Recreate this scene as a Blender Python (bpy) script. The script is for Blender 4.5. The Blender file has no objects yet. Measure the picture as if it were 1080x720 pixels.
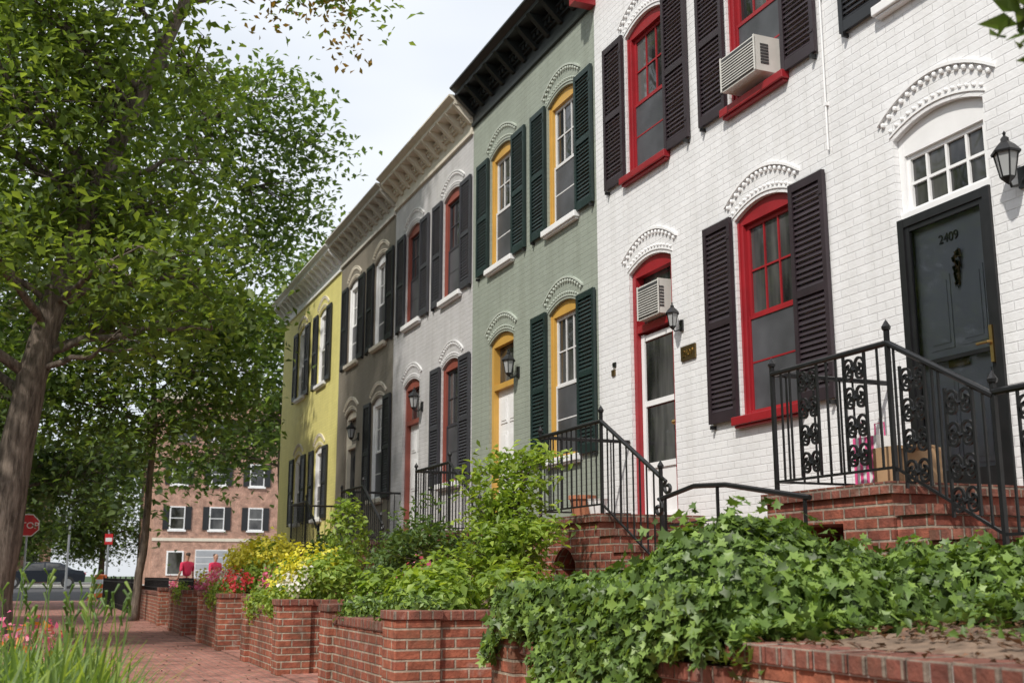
import bpy, math, random
import numpy as np
from mathutils import Vector, Matrix
random.seed(7); rng=np.random.default_rng(7)
SC=bpy.context.scene
# ---------------------------------------------------------------- materials
def newmat(name):
    m=bpy.data.materials.new(name); m.use_nodes=True
    nt=m.node_tree; b=nt.nodes['Principled BSDF']
    return m,nt,b
def N(nt,t,**k):
    n=nt.nodes.new(t)
    for a,v in k.items(): setattr(n,a,v)
    return n
def mixc(nt,fac,a,b,blend='MIX'):
    n=N(nt,'ShaderNodeMix'); n.data_type='RGBA'; n.blend_type=blend
    L=nt.links
    for s,v in ((n.inputs[0],fac),(n.inputs[6],a),(n.inputs[7],b)):
        if isinstance(v,bpy.types.NodeSocket): L.new(v,s)
        elif isinstance(v,(int,float)): s.default_value=v
        else: s.default_value=(*v,1)
    return n.outputs[2]
def noise(nt,scale,detail=4,vec=None,rough=.6):
    n=N(nt,'ShaderNodeTexNoise'); n.inputs['Scale'].default_value=scale
    n.inputs['Detail'].default_value=detail; n.inputs['Roughness'].default_value=rough
    if vec is None:
        g=N(nt,'ShaderNodeNewGeometry'); vec=g.outputs['Position']
    nt.links.new(vec,n.inputs['Vector']); return n.outputs['Fac']
def ramp(nt,fac,stops):
    r=N(nt,'ShaderNodeValToRGB'); nt.links.new(fac,r.inputs[0])
    e=r.color_ramp.elements
    while len(e)<len(stops): e.new(.5)
    for i,(p,c) in enumerate(stops):
        e[i].position=p; e[i].color=(*c,1) if len(c)==3 else c
    return r.outputs[0]
def bump(nt,h,b,strength=.5,dist=.01):
    n=N(nt,'ShaderNodeBump'); n.inputs['Strength'].default_value=strength; n.inputs['Distance'].default_value=dist
    nt.links.new(h,n.inputs['Height']); nt.links.new(n.outputs[0],b.inputs['Normal'])
def sc(c,k): return tuple(min(1,x*k) for x in c)
def paint(name,c,rough=.5,var=.15,scale=6,bmp=.15,metal=0):
    m,nt,b=newmat(name)
    f=noise(nt,scale,3)
    col=ramp(nt,f,[(.3,sc(c,1-var)),(.7,sc(c,1+var))])
    nt.links.new(col,b.inputs['Base Color']); b.inputs['Roughness'].default_value=rough
    b.inputs['Metallic'].default_value=metal
    if bmp>.25: bump(nt,noise(nt,scale*12,2),b,bmp,.004)
    return m
def boxvec(nt):
    g=N(nt,'ShaderNodeNewGeometry'); s=N(nt,'ShaderNodeSeparateXYZ'); nt.links.new(g.outputs['Position'],s.inputs[0])
    a=N(nt,'ShaderNodeMath',operation='ADD'); nt.links.new(s.outputs[0],a.inputs[0]); nt.links.new(s.outputs[1],a.inputs[1])
    c1=N(nt,'ShaderNodeCombineXYZ'); nt.links.new(a.outputs[0],c1.inputs[0]); nt.links.new(s.outputs[2],c1.inputs[1])
    c2=N(nt,'ShaderNodeCombineXYZ'); nt.links.new(s.outputs[1],c2.inputs[0]); nt.links.new(s.outputs[0],c2.inputs[1])
    s2=N(nt,'ShaderNodeSeparateXYZ'); nt.links.new(g.outputs['True Normal'],s2.inputs[0])
    ab=N(nt,'ShaderNodeMath',operation='ABSOLUTE'); nt.links.new(s2.outputs[2],ab.inputs[0])
    gt=N(nt,'ShaderNodeMath',operation='GREATER_THAN'); nt.links.new(ab.outputs[0],gt.inputs[0]); gt.inputs[1].default_value=.6
    mx=N(nt,'ShaderNodeMix'); mx.data_type='VECTOR'
    nt.links.new(gt.outputs[0],mx.inputs[0]); nt.links.new(c1.outputs[0],mx.inputs[4]); nt.links.new(c2.outputs[0],mx.inputs[5])
    return mx.outputs[1]
def bricktex(nt,vec,c1,c2,mo,w,h,ms=.008,bias=0):
    t=N(nt,'ShaderNodeTexBrick'); nt.links.new(vec,t.inputs['Vector'])
    for k,v in (('Color1',(*c1,1)),('Color2',(*c2,1)),('Mortar',(*mo,1)),('Scale',1.0),('Mortar Size',ms),('Mortar Smooth',.5),('Bias',bias),('Brick Width',w),('Row Height',h)):
        t.inputs[k].default_value=v
    return t
def paintedbrick(name,c,dirt=.12):
    m,nt,b=newmat(name); v=boxvec(nt)
    t=bricktex(nt,v,sc(c,1.02),sc(c,.955),sc(c,.88),.21,.070,.006)
    f=noise(nt,1.3,4)
    mp=N(nt,'ShaderNodeMapping'); g=N(nt,'ShaderNodeNewGeometry'); nt.links.new(g.outputs['Position'],mp.inputs[0]); mp.inputs['Scale'].default_value=(5,5,.35)
    st=noise(nt,1.0,3,mp.outputs[0])
    a=mixc(nt,1.0,t.outputs['Color'],ramp(nt,f,[(.3,(1-dirt,)*3),(.65,(1,1,1))]),'MULTIPLY')
    a=mixc(nt,1.0,a,ramp(nt,st,[(.3,(1-dirt*1.1,1-dirt*1.15,1-dirt*1.3)),(.55,(1,1,1))]),'MULTIPLY')
    nt.links.new(a,b.inputs['Base Color']); b.inputs['Roughness'].default_value=.55
    mm=N(nt,'ShaderNodeMath',operation='MULTIPLY_ADD'); nt.links.new(noise(nt,24,2),mm.inputs[0]); mm.inputs[1].default_value=1.0
    inv=N(nt,'ShaderNodeMath',operation='SUBTRACT'); inv.inputs[0].default_value=1; nt.links.new(t.outputs['Fac'],inv.inputs[1])
    nt.links.new(inv.outputs[0],mm.inputs[2]); bump(nt,mm.outputs[0],b,.55,.006)
    return m
def redbrick(name,c1=(.36,.12,.075),c2=(.20,.06,.045),mo=(.36,.31,.26),w=.215,h=.074,ms=.010,moss=0,contrast=1.0):
    m,nt,b=newmat(name); v=boxvec(nt)
    t=bricktex(nt,v,c1,c2,mo,w,h,ms)
    t2=bricktex(nt,v,(.45,.42,.42),(1.25,1.2,1.12),(1,1,1),w,h,ms); t2.offset=.5
    t2.inputs['Bias'].default_value=.25
    a=mixc(nt,.75*contrast,t.outputs['Color'],t2.outputs['Color'],'MULTIPLY')
    a=mixc(nt,1,a,ramp(nt,noise(nt,2.2,4),[(.3,(.50,.48,.46)),(.7,(1.15,1.12,1.1))]),'MULTIPLY')
    a=mixc(nt,1,a,ramp(nt,noise(nt,14,3),[(.3,(.62,.60,.58)),(.7,(1.25,1.18,1.12))]),'MULTIPLY')
    if moss: 
        a=mixc(nt,ramp(nt,noise(nt,3.1,4),[(.50,(0,0,0)),(.72,(moss,)*3)]),a,(.05,.05,.03))
        a=mixc(nt,ramp(nt,noise(nt,5.3,5),[(.60,(0,0,0)),(.74,(.45,)*3)]),a,(.42,.36,.31))
    nt.links.new(a,b.inputs['Base Color']); b.inputs['Roughness'].default_value=.85
    inv=N(nt,'ShaderNodeMath',operation='SUBTRACT'); inv.inputs[0].default_value=1; nt.links.new(t.outputs['Fac'],inv.inputs[1])
    mm=N(nt,'ShaderNodeMath',operation='MULTIPLY_ADD'); nt.links.new(noise(nt,40,3),mm.inputs[0]); mm.inputs[1].default_value=.9; nt.links.new(inv.outputs[0],mm.inputs[2])
    bump(nt,mm.outputs[0],b,.9,.010)
    return m
def glassmat(name='window_glass',lo=.012,hi=.10):
    m,nt,b=newmat(name)
    g=N(nt,'ShaderNodeNewGeometry'); mp=N(nt,'ShaderNodeMapping'); nt.links.new(g.outputs['Position'],mp.inputs[0]); mp.inputs['Scale'].default_value=(1,3.0,.5)
    f=noise(nt,1.0,3,mp.outputs[0])
    nt.links.new(ramp(nt,f,[(.4,(lo,lo*1.05,lo*1.15)),(.62,(hi,hi*1.0,hi*.98))]),b.inputs['Base Color'])
    b.inputs['Roughness'].default_value=.04; b.inputs['IOR'].default_value=1.55
    bump(nt,noise(nt,2.5,1),b,.25,.02)
    return m
def leafmat(name,c,tr=.35,hue=.35,tint=(1.55,1.5,.6),c2=None,rough=.48):
    m,nt,b=newmat(name)
    g=N(nt,'ShaderNodeNewGeometry')
    c2=c2 or (c[0]*1.6,c[1]*1.4,c[2]*1.2)
    col=ramp(nt,g.outputs['Random Per Island'],[(0,sc(c,1-hue)),(.55,c),(1,c2)])
    nt.links.new(col,b.inputs['Base Color']); b.inputs['Roughness'].default_value=rough
    t=N(nt,'ShaderNodeBsdfTranslucent'); tc=mixc(nt,1,col,tint,'MULTIPLY'); 
    nt.links.new(tc,t.inputs[0])
    mx=N(nt,'ShaderNodeMixShader'); mx.inputs[0].default_value=tr
    nt.links.new(b.outputs[0],mx.inputs[1]); nt.links.new(t.outputs[0],mx.inputs[2])
    nt.links.new(mx.outputs[0],nt.nodes['Material Output'].inputs[0])
    return m
M={}
M['wall_white']=paintedbrick('white_painted_brick',(.79,.79,.795),.07)
M['wall_green']=paintedbrick('green_painted_brick',(.315,.350,.295),.10)
M['wall_lgrey']=paintedbrick('grey_painted_brick',(.56,.55,.555),.10)
M['wall_taupe']=paintedbrick('taupe_painted_brick',(.245,.215,.175),.12)
M['wall_yellow']=paintedbrick('yellow_painted_brick',(.76,.69,.25),.08)
M['t_white']=paint('white_trim',(.80,.80,.80),.5,.04)
M['t_green']=paint('green_trim',(.44,.48,.42),.5,.06)
M['t_lgrey']=paint('grey_trim',(.66,.66,.66),.5,.05)
M['t_cream']=paint('cream_trim',(.64,.59,.49),.5,.07)
M['t_grey']=paint('greige_trim',(.50,.48,.43),.5,.07)
M['red']=paint('red_paint',(.28,.014,.020),.38,.15,3)
M['mustard']=paint('mustard_paint',(.55,.32,.07),.4,.08,3)
M['rust']=paint('rust_red_paint',(.26,.07,.05),.4,.1,3)
M['s_aub']=paint('aubergine_shutter_paint',(.030,.020,.025),.42,.2,3)
M['s_green']=paint('dark_green_shutter_paint',(.012,.026,.025),.4,.2,3)
M['s_char']=paint('charcoal_shutter_paint',(.040,.040,.048),.45,.2,3)
M['s_black']=paint('black_shutter_paint',(.016,.017,.020),.4,.2,3)
M['black']=paint('black_iron',(.010,.010,.011),.38,.3,9)
M['blackc']=paint('black_cornice_paint',(.014,.017,.017),.42,.2,3)
M['glass']=glassmat()
M['screen']=paint('insect_screen',(.07,.072,.08),.32,.4,1.7)
M['door_grey']=paint('grey_door_paint',(.33,.345,.37),.4,.10,1.5)
M['door_red']=paint('red_door',(.16,.02,.02),.3,.2,2)
M['brick']=redbrick('red_brick',contrast=.7)
M['brickold']=redbrick('weathered_red_brick',(.44,.16,.095),(.25,.08,.055),(.44,.39,.32),moss=.6)
M['brickcap']=redbrick('brick_coping',(.31,.12,.085),(.19,.07,.055),(.30,.26,.22),.095,.4,.009,moss=.6,contrast=.7)
M['brickpave']=redbrick('brick_paving',(.46,.23,.19),(.36,.17,.145),(.28,.24,.21),.2,.1,.006,contrast=.35)
M['brickpink']=redbrick('pink_brick',(.62,.37,.29),(.52,.30,.24),(.5,.42,.36),contrast=.2)
M['asphalt']=paint('asphalt',(.055,.055,.058),.9,.25,3,.5)
M['concrete']=paint('concrete',(.36,.35,.33),.85,.15,3,.4)
M['soil']=paint('soil',(.19,.13,.09),.95,.4,12,.8)
M['grass']=paint('lawn',(.05,.085,.025),.95,.4,5,.8)
M['roof']=paint('roofing',(.07,.07,.075),.9,.2)
M['brass']=paint('brass',(.50,.34,.13),.35,.15,8,.1,1)
M['bronze']=paint('bronze_plaque',(.16,.11,.05),.4,.2,8,.1,.8)
M['acwhite']=paint('appliance_white',(.60,.59,.55),.5,.07)
M['ac_and_shade']=paint('vent_and_shade_dark',(.05,.05,.05),.6,.2)
M['card']=paint('cardboard',(.42,.27,.15),.8,.08)
M['pink']=paint('pink_paper',(.75,.10,.28),.5,.05)
M['skin']=paint('skin',(.52,.30,.21),.5,.05,4,0)
M['hair']=paint('hair',(.05,.03,.02),.6,.2,20,0)
M['redcloth']=paint('red_cloth',(.62,.03,.09),.85,.12,9,0)
M['denim']=paint('denim',(.06,.08,.14),.9,.15,9,0)
M['signred']=paint('sign_red',(.50,.02,.025),.4,.05,4,0)
M['signwhite']=paint('sign_white',(.75,.75,.75),.4,.03,4,0)
M['steel']=paint('galvanised_steel',(.35,.36,.37),.45,.1,6,.1,.6)
M['orange']=paint('orange_plastic',(.75,.16,.02),.5,.08,6,0)
M['carpaint']=paint('dark_car_paint',(.02,.025,.035),.2,.05,4,0,.3)
M['carsilver']=paint('silver_car_paint',(.35,.36,.38),.25,.05,4,0,.5)
M['rubber']=paint('tyre_rubber',(.02,.02,.02),.8,.1,8,0)
M['lampglass']=paint('lantern_glass',(.35,.36,.36),.1,.05,4,0)
M['terracotta']=paint('terracotta',(.42,.17,.09),.8,.15,8,.2)
M['linewhite']=paint('road_paint',(.65,.65,.62),.8,.15,4,.2)
m,nt,b=newmat('storm_door_pane'); tr=N(nt,'ShaderNodeBsdfTransparent'); tr.inputs[0].default_value=(.93,.95,.96,1)
gl=N(nt,'ShaderNodeBsdfGlossy'); gl.inputs['Roughness'].default_value=.03; mxs=N(nt,'ShaderNodeMixShader'); fr=N(nt,'ShaderNodeFresnel'); fr.inputs[0].default_value=1.5
nt.links.new(fr.outputs[0],mxs.inputs[0]); nt.links.new(tr.outputs[0],mxs.inputs[1]); nt.links.new(gl.outputs[0],mxs.inputs[2]); nt.links.new(mxs.outputs[0],nt.nodes['Material Output'].inputs[0]); M['pane']=m
m,nt,b=newmat('bark'); g=N(nt,'ShaderNodeNewGeometry'); mp=N(nt,'ShaderNodeMapping'); nt.links.new(g.outputs['Position'],mp.inputs[0]); mp.inputs['Scale'].default_value=(9,9,1.6)
f=noise(nt,1.6,5,mp.outputs[0],.7)
nt.links.new(ramp(nt,f,[(.35,(.06,.045,.034)),(.6,(.22,.175,.14)),(.8,(.34,.285,.24))]),b.inputs['Base Color']); b.inputs['Roughness'].default_value=.95
bump(nt,f,b,1.0,.05); M['bark']=m
M['leafA']=leafmat('maple_leaves',(.135,.205,.055),.55,.4,(1.7,1.6,.6))
M['leafB']=leafmat('elm_leaves',(.105,.172,.048),.50,.4,(1.6,1.55,.6))
M['leafC']=leafmat('dark_tree_leaves',(.075,.125,.038),.45)
M['leafAut']=leafmat('turning_leaves',(.24,.16,.03),.45,c2=(.45,.24,.05))
M['ivy']=leafmat('ivy_leaves',(.115,.195,.040),.30,.62,c2=(.26,.38,.08),rough=.45)
M['lime']=leafmat('lime_leaves',(.22,.33,.055),.42,c2=(.38,.48,.09))
M['yellowfl']=leafmat('yellow_blooms',(.62,.58,.05),.3,.2,c2=(.80,.72,.10))
M['shrub']=leafmat('shrub_leaves',(.09,.155,.045),.38)
M['pinkfl']=leafmat('pink_petals',(.65,.12,.26),.3,.2,c2=(.8,.3,.4))
M['redfl']=leafmat('red_petals',(.55,.04,.05),.3,.2,c2=(.7,.10,.10))
M['whitefl']=leafmat('white_petals',(.70,.67,.63),.3,.1,c2=(.75,.75,.72))
M['orangefl']=leafmat('orange_petals',(.60,.16,.03),.3,.2,c2=(.7,.25,.05))
M['blade']=leafmat('daylily_blades',(.16,.26,.065),.48,.4,c2=(.32,.42,.10))
M['dry']=leafmat('dry_leaves',(.14,.08,.05),.1,.4)
# ---------------------------------------------------------------- mesh builder
def empty(name,loc=(0,0,0)):
    o=bpy.data.objects.new(name,None); SC.collection.objects.link(o); o.location=loc; o.empty_display_size=.3; return o
class MB:
    def __init__(s): s.v=[];s.f=[];s.m=[];s.mats=[]
    def mi(s,m):
        m=M[m] if isinstance(m,str) else m
        if m not in s.mats: s.mats.append(m)
        return s.mats.index(m)
    def face(s,pts,m):
        k=len(s.v); s.v+= [tuple(p) for p in pts]; s.f.append(tuple(range(k,k+len(pts)))); s.m.append(s.mi(m))
    def hexa(s,p,m):
        k=len(s.v); s.v+=[tuple(q) for q in p]; i=s.mi(m)
        for f in ((0,3,2,1),(4,5,6,7),(0,1,5,4),(1,2,6,5),(2,3,7,6),(3,0,4,7)):
            s.f.append(tuple(k+j for j in f)); s.m.append(i)
    def box(s,x0,x1,y0,y1,z0,z1,m):
        if x0>x1:x0,x1=x1,x0
        if y0>y1:y0,y1=y1,y0
        s.hexa([(x0,y0,z0),(x1,y0,z0),(x1,y1,z0),(x0,y1,z0),(x0,y0,z1),(x1,y0,z1),(x1,y1,z1),(x0,y1,z1)],m)
    def tube(s,pts,r,m,n=6,cap=True):
        pts=[Vector(p) for p in pts]; k=len(s.v); i=s.mi(m)
        rs=r if hasattr(r,'__len__') else [r]*len(pts)
        prev=None
        for j,p in enumerate(pts):
            d=(pts[min(j+1,len(pts)-1)]-pts[max(j-1,0)])
            if d.length<1e-6: d=Vector((0,0,1))
            d.normalize()
            if prev is None:
                a=Vector((0,0,1)) if abs(d.z)<.9 else Vector((1,0,0)); u=d.cross(a).normalized()
            else:
                u=prev-d*prev.dot(d); u=u.normalized() if u.length>1e-6 else d.orthogonal().normalized()
            prev=u; w=d.cross(u)
            for q in range(n):
                t=2*math.pi*(q+.5)/n; s.v.append(tuple(p+(u*math.cos(t)+w*math.sin(t))*rs[j]))
        for j in range(len(pts)-1):
            for q in range(n):
                a=k+j*n+q; b2=k+j*n+(q+1)%n
                s.f.append((a,b2,b2+n,a+n)); s.m.append(i)
        if cap:
            s.f.append(tuple(k+q for q in reversed(range(n)))); s.m.append(i)
            e=k+(len(pts)-1)*n; s.f.append(tuple(e+q for q in range(n))); s.m.append(i)
    def lathe(s,c,prof,m,n=12):
        k=len(s.v); i=s.mi(m)
        for r,z in prof:
            for q in range(n):
                t=2*math.pi*q/n; s.v.append((c[0]+r*math.cos(t),c[1]+r*math.sin(t),c[2]+z))
        for j in range(len(prof)-1):
            for q in range(n):
                a=k+j*n+q;b2=k+j*n+(q+1)%n; s.f.append((a,b2,b2+n,a+n)); s.m.append(i)
    def build(s,name,parent=None,smooth=False):
        me=bpy.data.meshes.new(name); me.from_pydata(s.v,[],s.f)
        for m in s.mats: me.materials.append(m)
        me.polygons.foreach_set('material_index',s.m)
        if smooth: me.polygons.foreach_set('use_smooth',[True]*len(s.f))
        me.update(); o=bpy.data.objects.new(name,me); SC.collection.objects.link(o)
        if parent: o.parent=parent
        return o
IVY=[(-.30,0),(-.44,.24),(-.16,.24),(-.06,.50),(.10,.22),(.5,0),(.10,-.22),(-.06,-.50),(-.16,-.24),(-.44,-.24)]
def leafmesh(name,P,Nn,size,mat,wid=.5,fold=.15,parent=None,var=.35,droop=None,shape=None):
    n=len(P); P=np.asarray(P,float); Nn=np.asarray(Nn,float)
    Nn/= (np.linalg.norm(Nn,axis=1,keepdims=True)+1e-9)
    r=rng.normal(size=(n,3))
    if droop is not None: r=r*.7+np.array([0,0,-droop])
    u=np.cross(np.cross(Nn,r),Nn); u/= (np.linalg.norm(u,axis=1,keepdims=True)+1e-9)
    w=np.cross(Nn,u)
    a=(size*(1+var*rng.uniform(-1,1,n)))[:,None]
    if shape is None:
        b0=P-u*a*.5; t0=P+u*a*.5-Nn*a*.12; m1=P-u*a*.08
        l=m1+w*a*wid*.5+Nn*a*fold; rr=m1-w*a*wid*.5+Nn*a*fold
        V=np.stack([b0,rr,t0,l],axis=1).reshape(-1,3); nv=4
        tri=np.array([0,1,2,0,2,3])
    else:
        vs=[P-u*a*.1+Nn*a*.0]; bend=rng.uniform(-.5,.9,n)[:,None]
        for (uu,ww) in shape:
            vs.append(P+u*a*uu+w*a*ww*wid*1.25-Nn*a*(bend*.5*uu*uu)+Nn*a*fold*abs(ww)*1.6)
        V=np.stack(vs,axis=1).reshape(-1,3); nv=len(shape)+1
        t=[]; K=len(shape)
        for i in range(K): t+=[0,1+i,1+(i+1)%K]
        tri=np.array(t)
    nt_=len(tri)//3
    F=(np.arange(n)[:,None]*nv+tri[None,:]).reshape(-1)
    me=bpy.data.meshes.new(name); me.vertices.add(n*nv); me.vertices.foreach_set('co',V.reshape(-1))
    me.loops.add(n*nt_*3); me.loops.foreach_set('vertex_index',F)
    me.polygons.add(n*nt_); me.polygons.foreach_set('loop_start',np.arange(n*nt_)*3); me.polygons.foreach_set('loop_total',np.full(n*nt_,3))
    me.materials.append(M[mat]); me.update(calc_edges=True); me.validate()
    o=bpy.data.objects.new(name,me); SC.collection.objects.link(o)
    if parent: o.parent=parent
    return o
def zf(y): 
    t=min(1,max(0,(y-46)/24)); return .45*t*t*(3-2*t)
# ---------------------------------------------------------------- ground
def sheet(name,x0,x1,y0,y1,z,mat):
    mb=MB(); ys=sorted(set([y0,y1]+[y for y in list(range(44,74,2)) if y0<y<y1]))
    for a,b in zip(ys[:-1],ys[1:]):
        mb.face([(x0,a,z+zf(a)),(x1,a,z+zf(a)),(x1,b,z+zf(b)),(x0,b,z+zf(b))],mat)
    return mb.build(name)
sheet('ground',-600,600,-200,900,-.16,'grass')
sheet('road',-11,-1.75,-60,49.5,-.12,'asphalt')
sheet('cross_street',-220,220,51,75,-.116,'asphalt')
def slab(name,x0,x1,y0,y1,mat):
    mb=MB(); ys=sorted(set([y0,y1]+[y for y in range(44,74,2) if y0<y<y1]))
    for a,b in zip(ys[:-1],ys[1:]):
        mb.face([(x0,a,zf(a)),(x1,a,zf(a)),(x1,b,zf(b)),(x0,b,zf(b))],mat)
        mb.face([(x0,a,zf(a)-.3),(x0,a,zf(a)),(x0,b,zf(b)),(x0,b,zf(b)-.3)],mat)
    mb.face([(x0,y1,zf(y1)-.3),(x0,y1,zf(y1)),(x1,y1,zf(y1)),(x1,y1,zf(y1)-.3)],mat)
    mb.face([(x0,y0,zf(y0)-.3),(x1,y0,zf(y0)-.3),(x1,y0,zf(y0)),(x0,y0,zf(y0))],mat)
    return mb.build(name)
slab('brick_sidewalk',-1.58,2.52,-15,50.6,'brickpave')
slab('pavement',2.52,60,33.5,50.4,'concrete')
slab('pavement',-120,120,75.5,110,'concrete')
mb=MB(); mb.box(-1.75,-1.58,-15,50.8,-.3,.012,'concrete'); mb.build('kerb')
mb=MB()
for i in range(9): mb.box(-9.9+i*.95,-9.4+i*.95,46.2,48.6,-.119,-.112,'linewhite')
mb.build('road_marking')
mb=MB(); mb.box(-1.45,.46,1.6,9.2,-.05,.03,'soil'); mb.box(-1.45,.10,16.6,19.4,-.05,.025,'soil'); mb.build('planting_bed')
# ---------------------------------------------------------------- houses
X=6.0
def arch(o,y,off=0,ex=0):
    return o['zs']+off+o['rise']*(1-((y-o['c'])/(o['hw']+ex))**2)
def facade(mb,x,y0,y1,z0,z1,ops,mat,depth=.2,rm=None):
    rm=rm or mat; ops=sorted(ops,key=lambda o:o['c']); cur=y0
    def q(a,b,c,d):
        if b-a>1e-4 and d-c>1e-4: mb.face([(x,a,c),(x,a,d),(x,b,d),(x,b,c)],mat)
    for o in ops:
        a,b=o['c']-o['hw'],o['c']+o['hw']; q(cur,a,z0,z1); q(a,b,z0,o['zb'])
        n=10; ys=[a+(b-a)*i/n for i in range(n+1)]
        for p,r in zip(ys[:-1],ys[1:]):
            zp,zr=arch(o,p),arch(o,r)
            mb.face([(x,p,zp),(x,p,z1),(x,r,z1),(x,r,zr)],mat)
            mb.face([(x,p,zp),(x,r,zr),(x+depth,r,zr),(x+depth,p,zp)],rm)
        mb.face([(x,a,o['zb']),(x,a,o['zs']),(x+depth,a,o['zs']),(x+depth,a,o['zb'])],rm)
        mb.face([(x,b,o['zb']),(x+depth,b,o['zb']),(x+depth,b,o['zs']),(x,b,o['zs'])],rm)
        mb.face([(x,a,o['zb']),(x+depth,a,o['zb']),(x+depth,b,o['zb']),(x,b,o['zb'])],rm)
        cur=b
    q(cur,y1,z0,z1)
def archfill(mb,x,o,zlow,mat,inset=.003,thick=.08):
    a,b=o['c']-o['hw']+inset,o['c']+o['hw']-inset; n=10; ys=[a+(b-a)*i/n for i in range(n+1)]
    for p,r in zip(ys[:-1],ys[1:]):
        mb.face([(x,p,zlow),(x,p,arch(o,p)-.002),(x,r,arch(o,r)-.002),(x,r,zlow)],mat)
    mb.face([(x,a,zlow),(x,b,zlow),(x+thick,b,zlow),(x+thick,a,zlow)],mat)
def hood(mb,o,x,mat,light):
    c=o['c']; hw=o['hw']; zs=o['zs']; n=14
    def P(hw2,ze,zc,t): return c+hw2*t, ze+(zc-ze)*(1-t*t)
    def band(hw2,ze,zc,th,pr):
        L=[P(hw2,ze,zc,-1+2*i/n) for i in range(n+1)]
        for (ya,za),(yb,zb) in zip(L[:-1],L[1:]):
            mb.hexa([(x-pr,ya,za),(x+.001,ya,za),(x+.001,yb,zb),(x-pr,yb,zb),(x-pr,ya,za+th),(x+.001,ya,za+th),(x+.001,yb,zb+th),(x-pr,yb,zb+th)],light)
    def beads(hw2,ze,zc,r,nn):
        for i in range(nn):
            t=-1+2*(i+.5)/nn; y,z=P(hw2,ze,zc,t)
            mb.lathe((x-.010,y,z),[(0,-r),(r*.8,-r*.62),(r,0),(r*.8,r*.62),(0,r)],light,6)
    band(hw+.03,zs+.03,zs+o['rise']+.035,.018,.010)
    beads(hw+.04,zs+.070,zs+o['rise']+.085,.016,15)
    beads(hw+.12,zs+.135,zs+o['rise']+.240,.024,16)
    band(hw+.14,zs+.165,zs+o['rise']+.270,.026,.028)
def window(par,o,x,frame,sillmat,screen=True,sash=None,cols=3,rows=2,gl='glass'):
    sash=sash or frame
    mb=MB(); a,b=o['c']-o['hw']+.002,o['c']+o['hw']-.002; zb,zs=o['zb'],o['zs']
    fw=.075
    mb.box(x+.045,x+.17,a,a+fw,zb,zs-.05,frame); mb.box(x+.045,x+.17,b-fw,b,zb,zs-.05,frame)
    archfill(mb,x+.043,o,zs-.055,frame)
    mb.box(x+.028,x+.045,a,a+.028,zb,zs-.02,frame); mb.box(x+.028,x+.045,b-.028,b,zb,zs-.02,frame)
    mb.box(x+.05,x+.19,a+fw,b-fw,zb,zb+.05,frame)
    ya,yb=a+fw,b-fw; z0=zb+.05; z1=zs-.055; zm=(z0+z1)/2
    st=.042
    for k,(q0,q1,xx) in enumerate(((zm-.02,z1,x+.085),(z0,zm+.02,x+.118))):
        mb.box(xx,xx+.03,ya+.001,ya+st,q0,q1,sash); mb.box(xx,xx+.03,yb-st,yb-.001,q0,q1,sash)
        mb.box(xx+.002,xx+.03,ya+st,yb-st,q0,q0+st,sash); mb.box(xx+.002,xx+.03,ya+st,yb-st,q1-st,q1,sash)
        for i in range(1,cols):
            y=ya+st+(yb-ya-2*st)*i/cols; mb.box(xx+.006,xx+.026,y-.009,y+.009,q0+st,q1-st,sash)
        for i in range(1,rows):
            z=q0+st+(q1-q0-2*st)*i/rows; mb.box(xx+.008,xx+.024,ya+st,yb-st,z-.009,z+.009,sash)
        mb.face([(xx+.02,ya,q0),(xx+.02,ya,q1),(xx+.02,yb,q1),(xx+.02,yb,q0)],gl)
    if screen:
        xx=x+.078; mb.face([(xx,ya+.02,z0),(xx,ya+.02,zm-.03),(xx,yb-.02,zm-.03),(xx,yb-.02,z0)],'screen')
        mb.box(xx-.012,xx+.004,ya+.001,ya+.025,z0,zm,sash); mb.box(xx-.012,xx+.004,yb-.025,yb-.001,z0,zm,sash); mb.box(xx-.010,xx+.004,ya+.025,yb-.025,zm-.035,zm-.005,sash)
        zq=z0+(zm-z0)*.5; mb.box(xx-.004,xx+.004,ya+.025,yb-.025,zq-.008,zq+.008,sash)
    mb.build('window',par)
    mb=MB(); mb.box(x-.085,x+.05,a-.07,b+.07,zb-.085,zb-.004,sillmat); mb.box(x-.06,x-.001,a-.05,b+.05,zb-.11,zb-.087,sillmat)
    ob=mb.build('window_sill',par)
    bv=ob.modifiers.new('bev','BEVEL'); bv.width=.008; bv.segments=2
def shutter(mb,x,y0,y1,z0,z1,mat):
    xf,xb=x-.052,x-.016; st=.052
    mb.box(xf,xb,y0,y0+st,z0,z1,mat); mb.box(xf,xb,y1-st,y1,z0,z1,mat)
    zmid=z0+(z1-z0)*.47
    rails=((z0,z0+.10),(zmid,zmid+.065),(z1-.075,z1))
    for a,b in rails: mb.box(xf+.002,xb,y0+st,y1-st,a,b,mat)
    for (a,b) in ((z0+.10,zmid),(zmid+.065,z1-.075)):
        n=max(3,int((b-a)/.048)); d=(b-a)/n
        for i in range(n):
            z=a+(i+.5)*d; h=.021+random.uniform(-.003,.003)
            mb.hexa([(xf+.006,y0+st,z-h),(xf+.012,y0+st,z-h-.004),(xf+.012,y1-st,z-h-.004),(xf+.006,y1-st,z-h),
                     (xb-.008,y0+st,z+h+.004),(xb-.002,y0+st,z+h),(xb-.002,y1-st,z+h),(xb-.008,y1-st,z+h+.004)],mat)
    for z in (z0+.2,z1-.2): mb.box(xf-.006,xf,y0+.01,y0+.07,z-.012,z+.012,mat)
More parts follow.
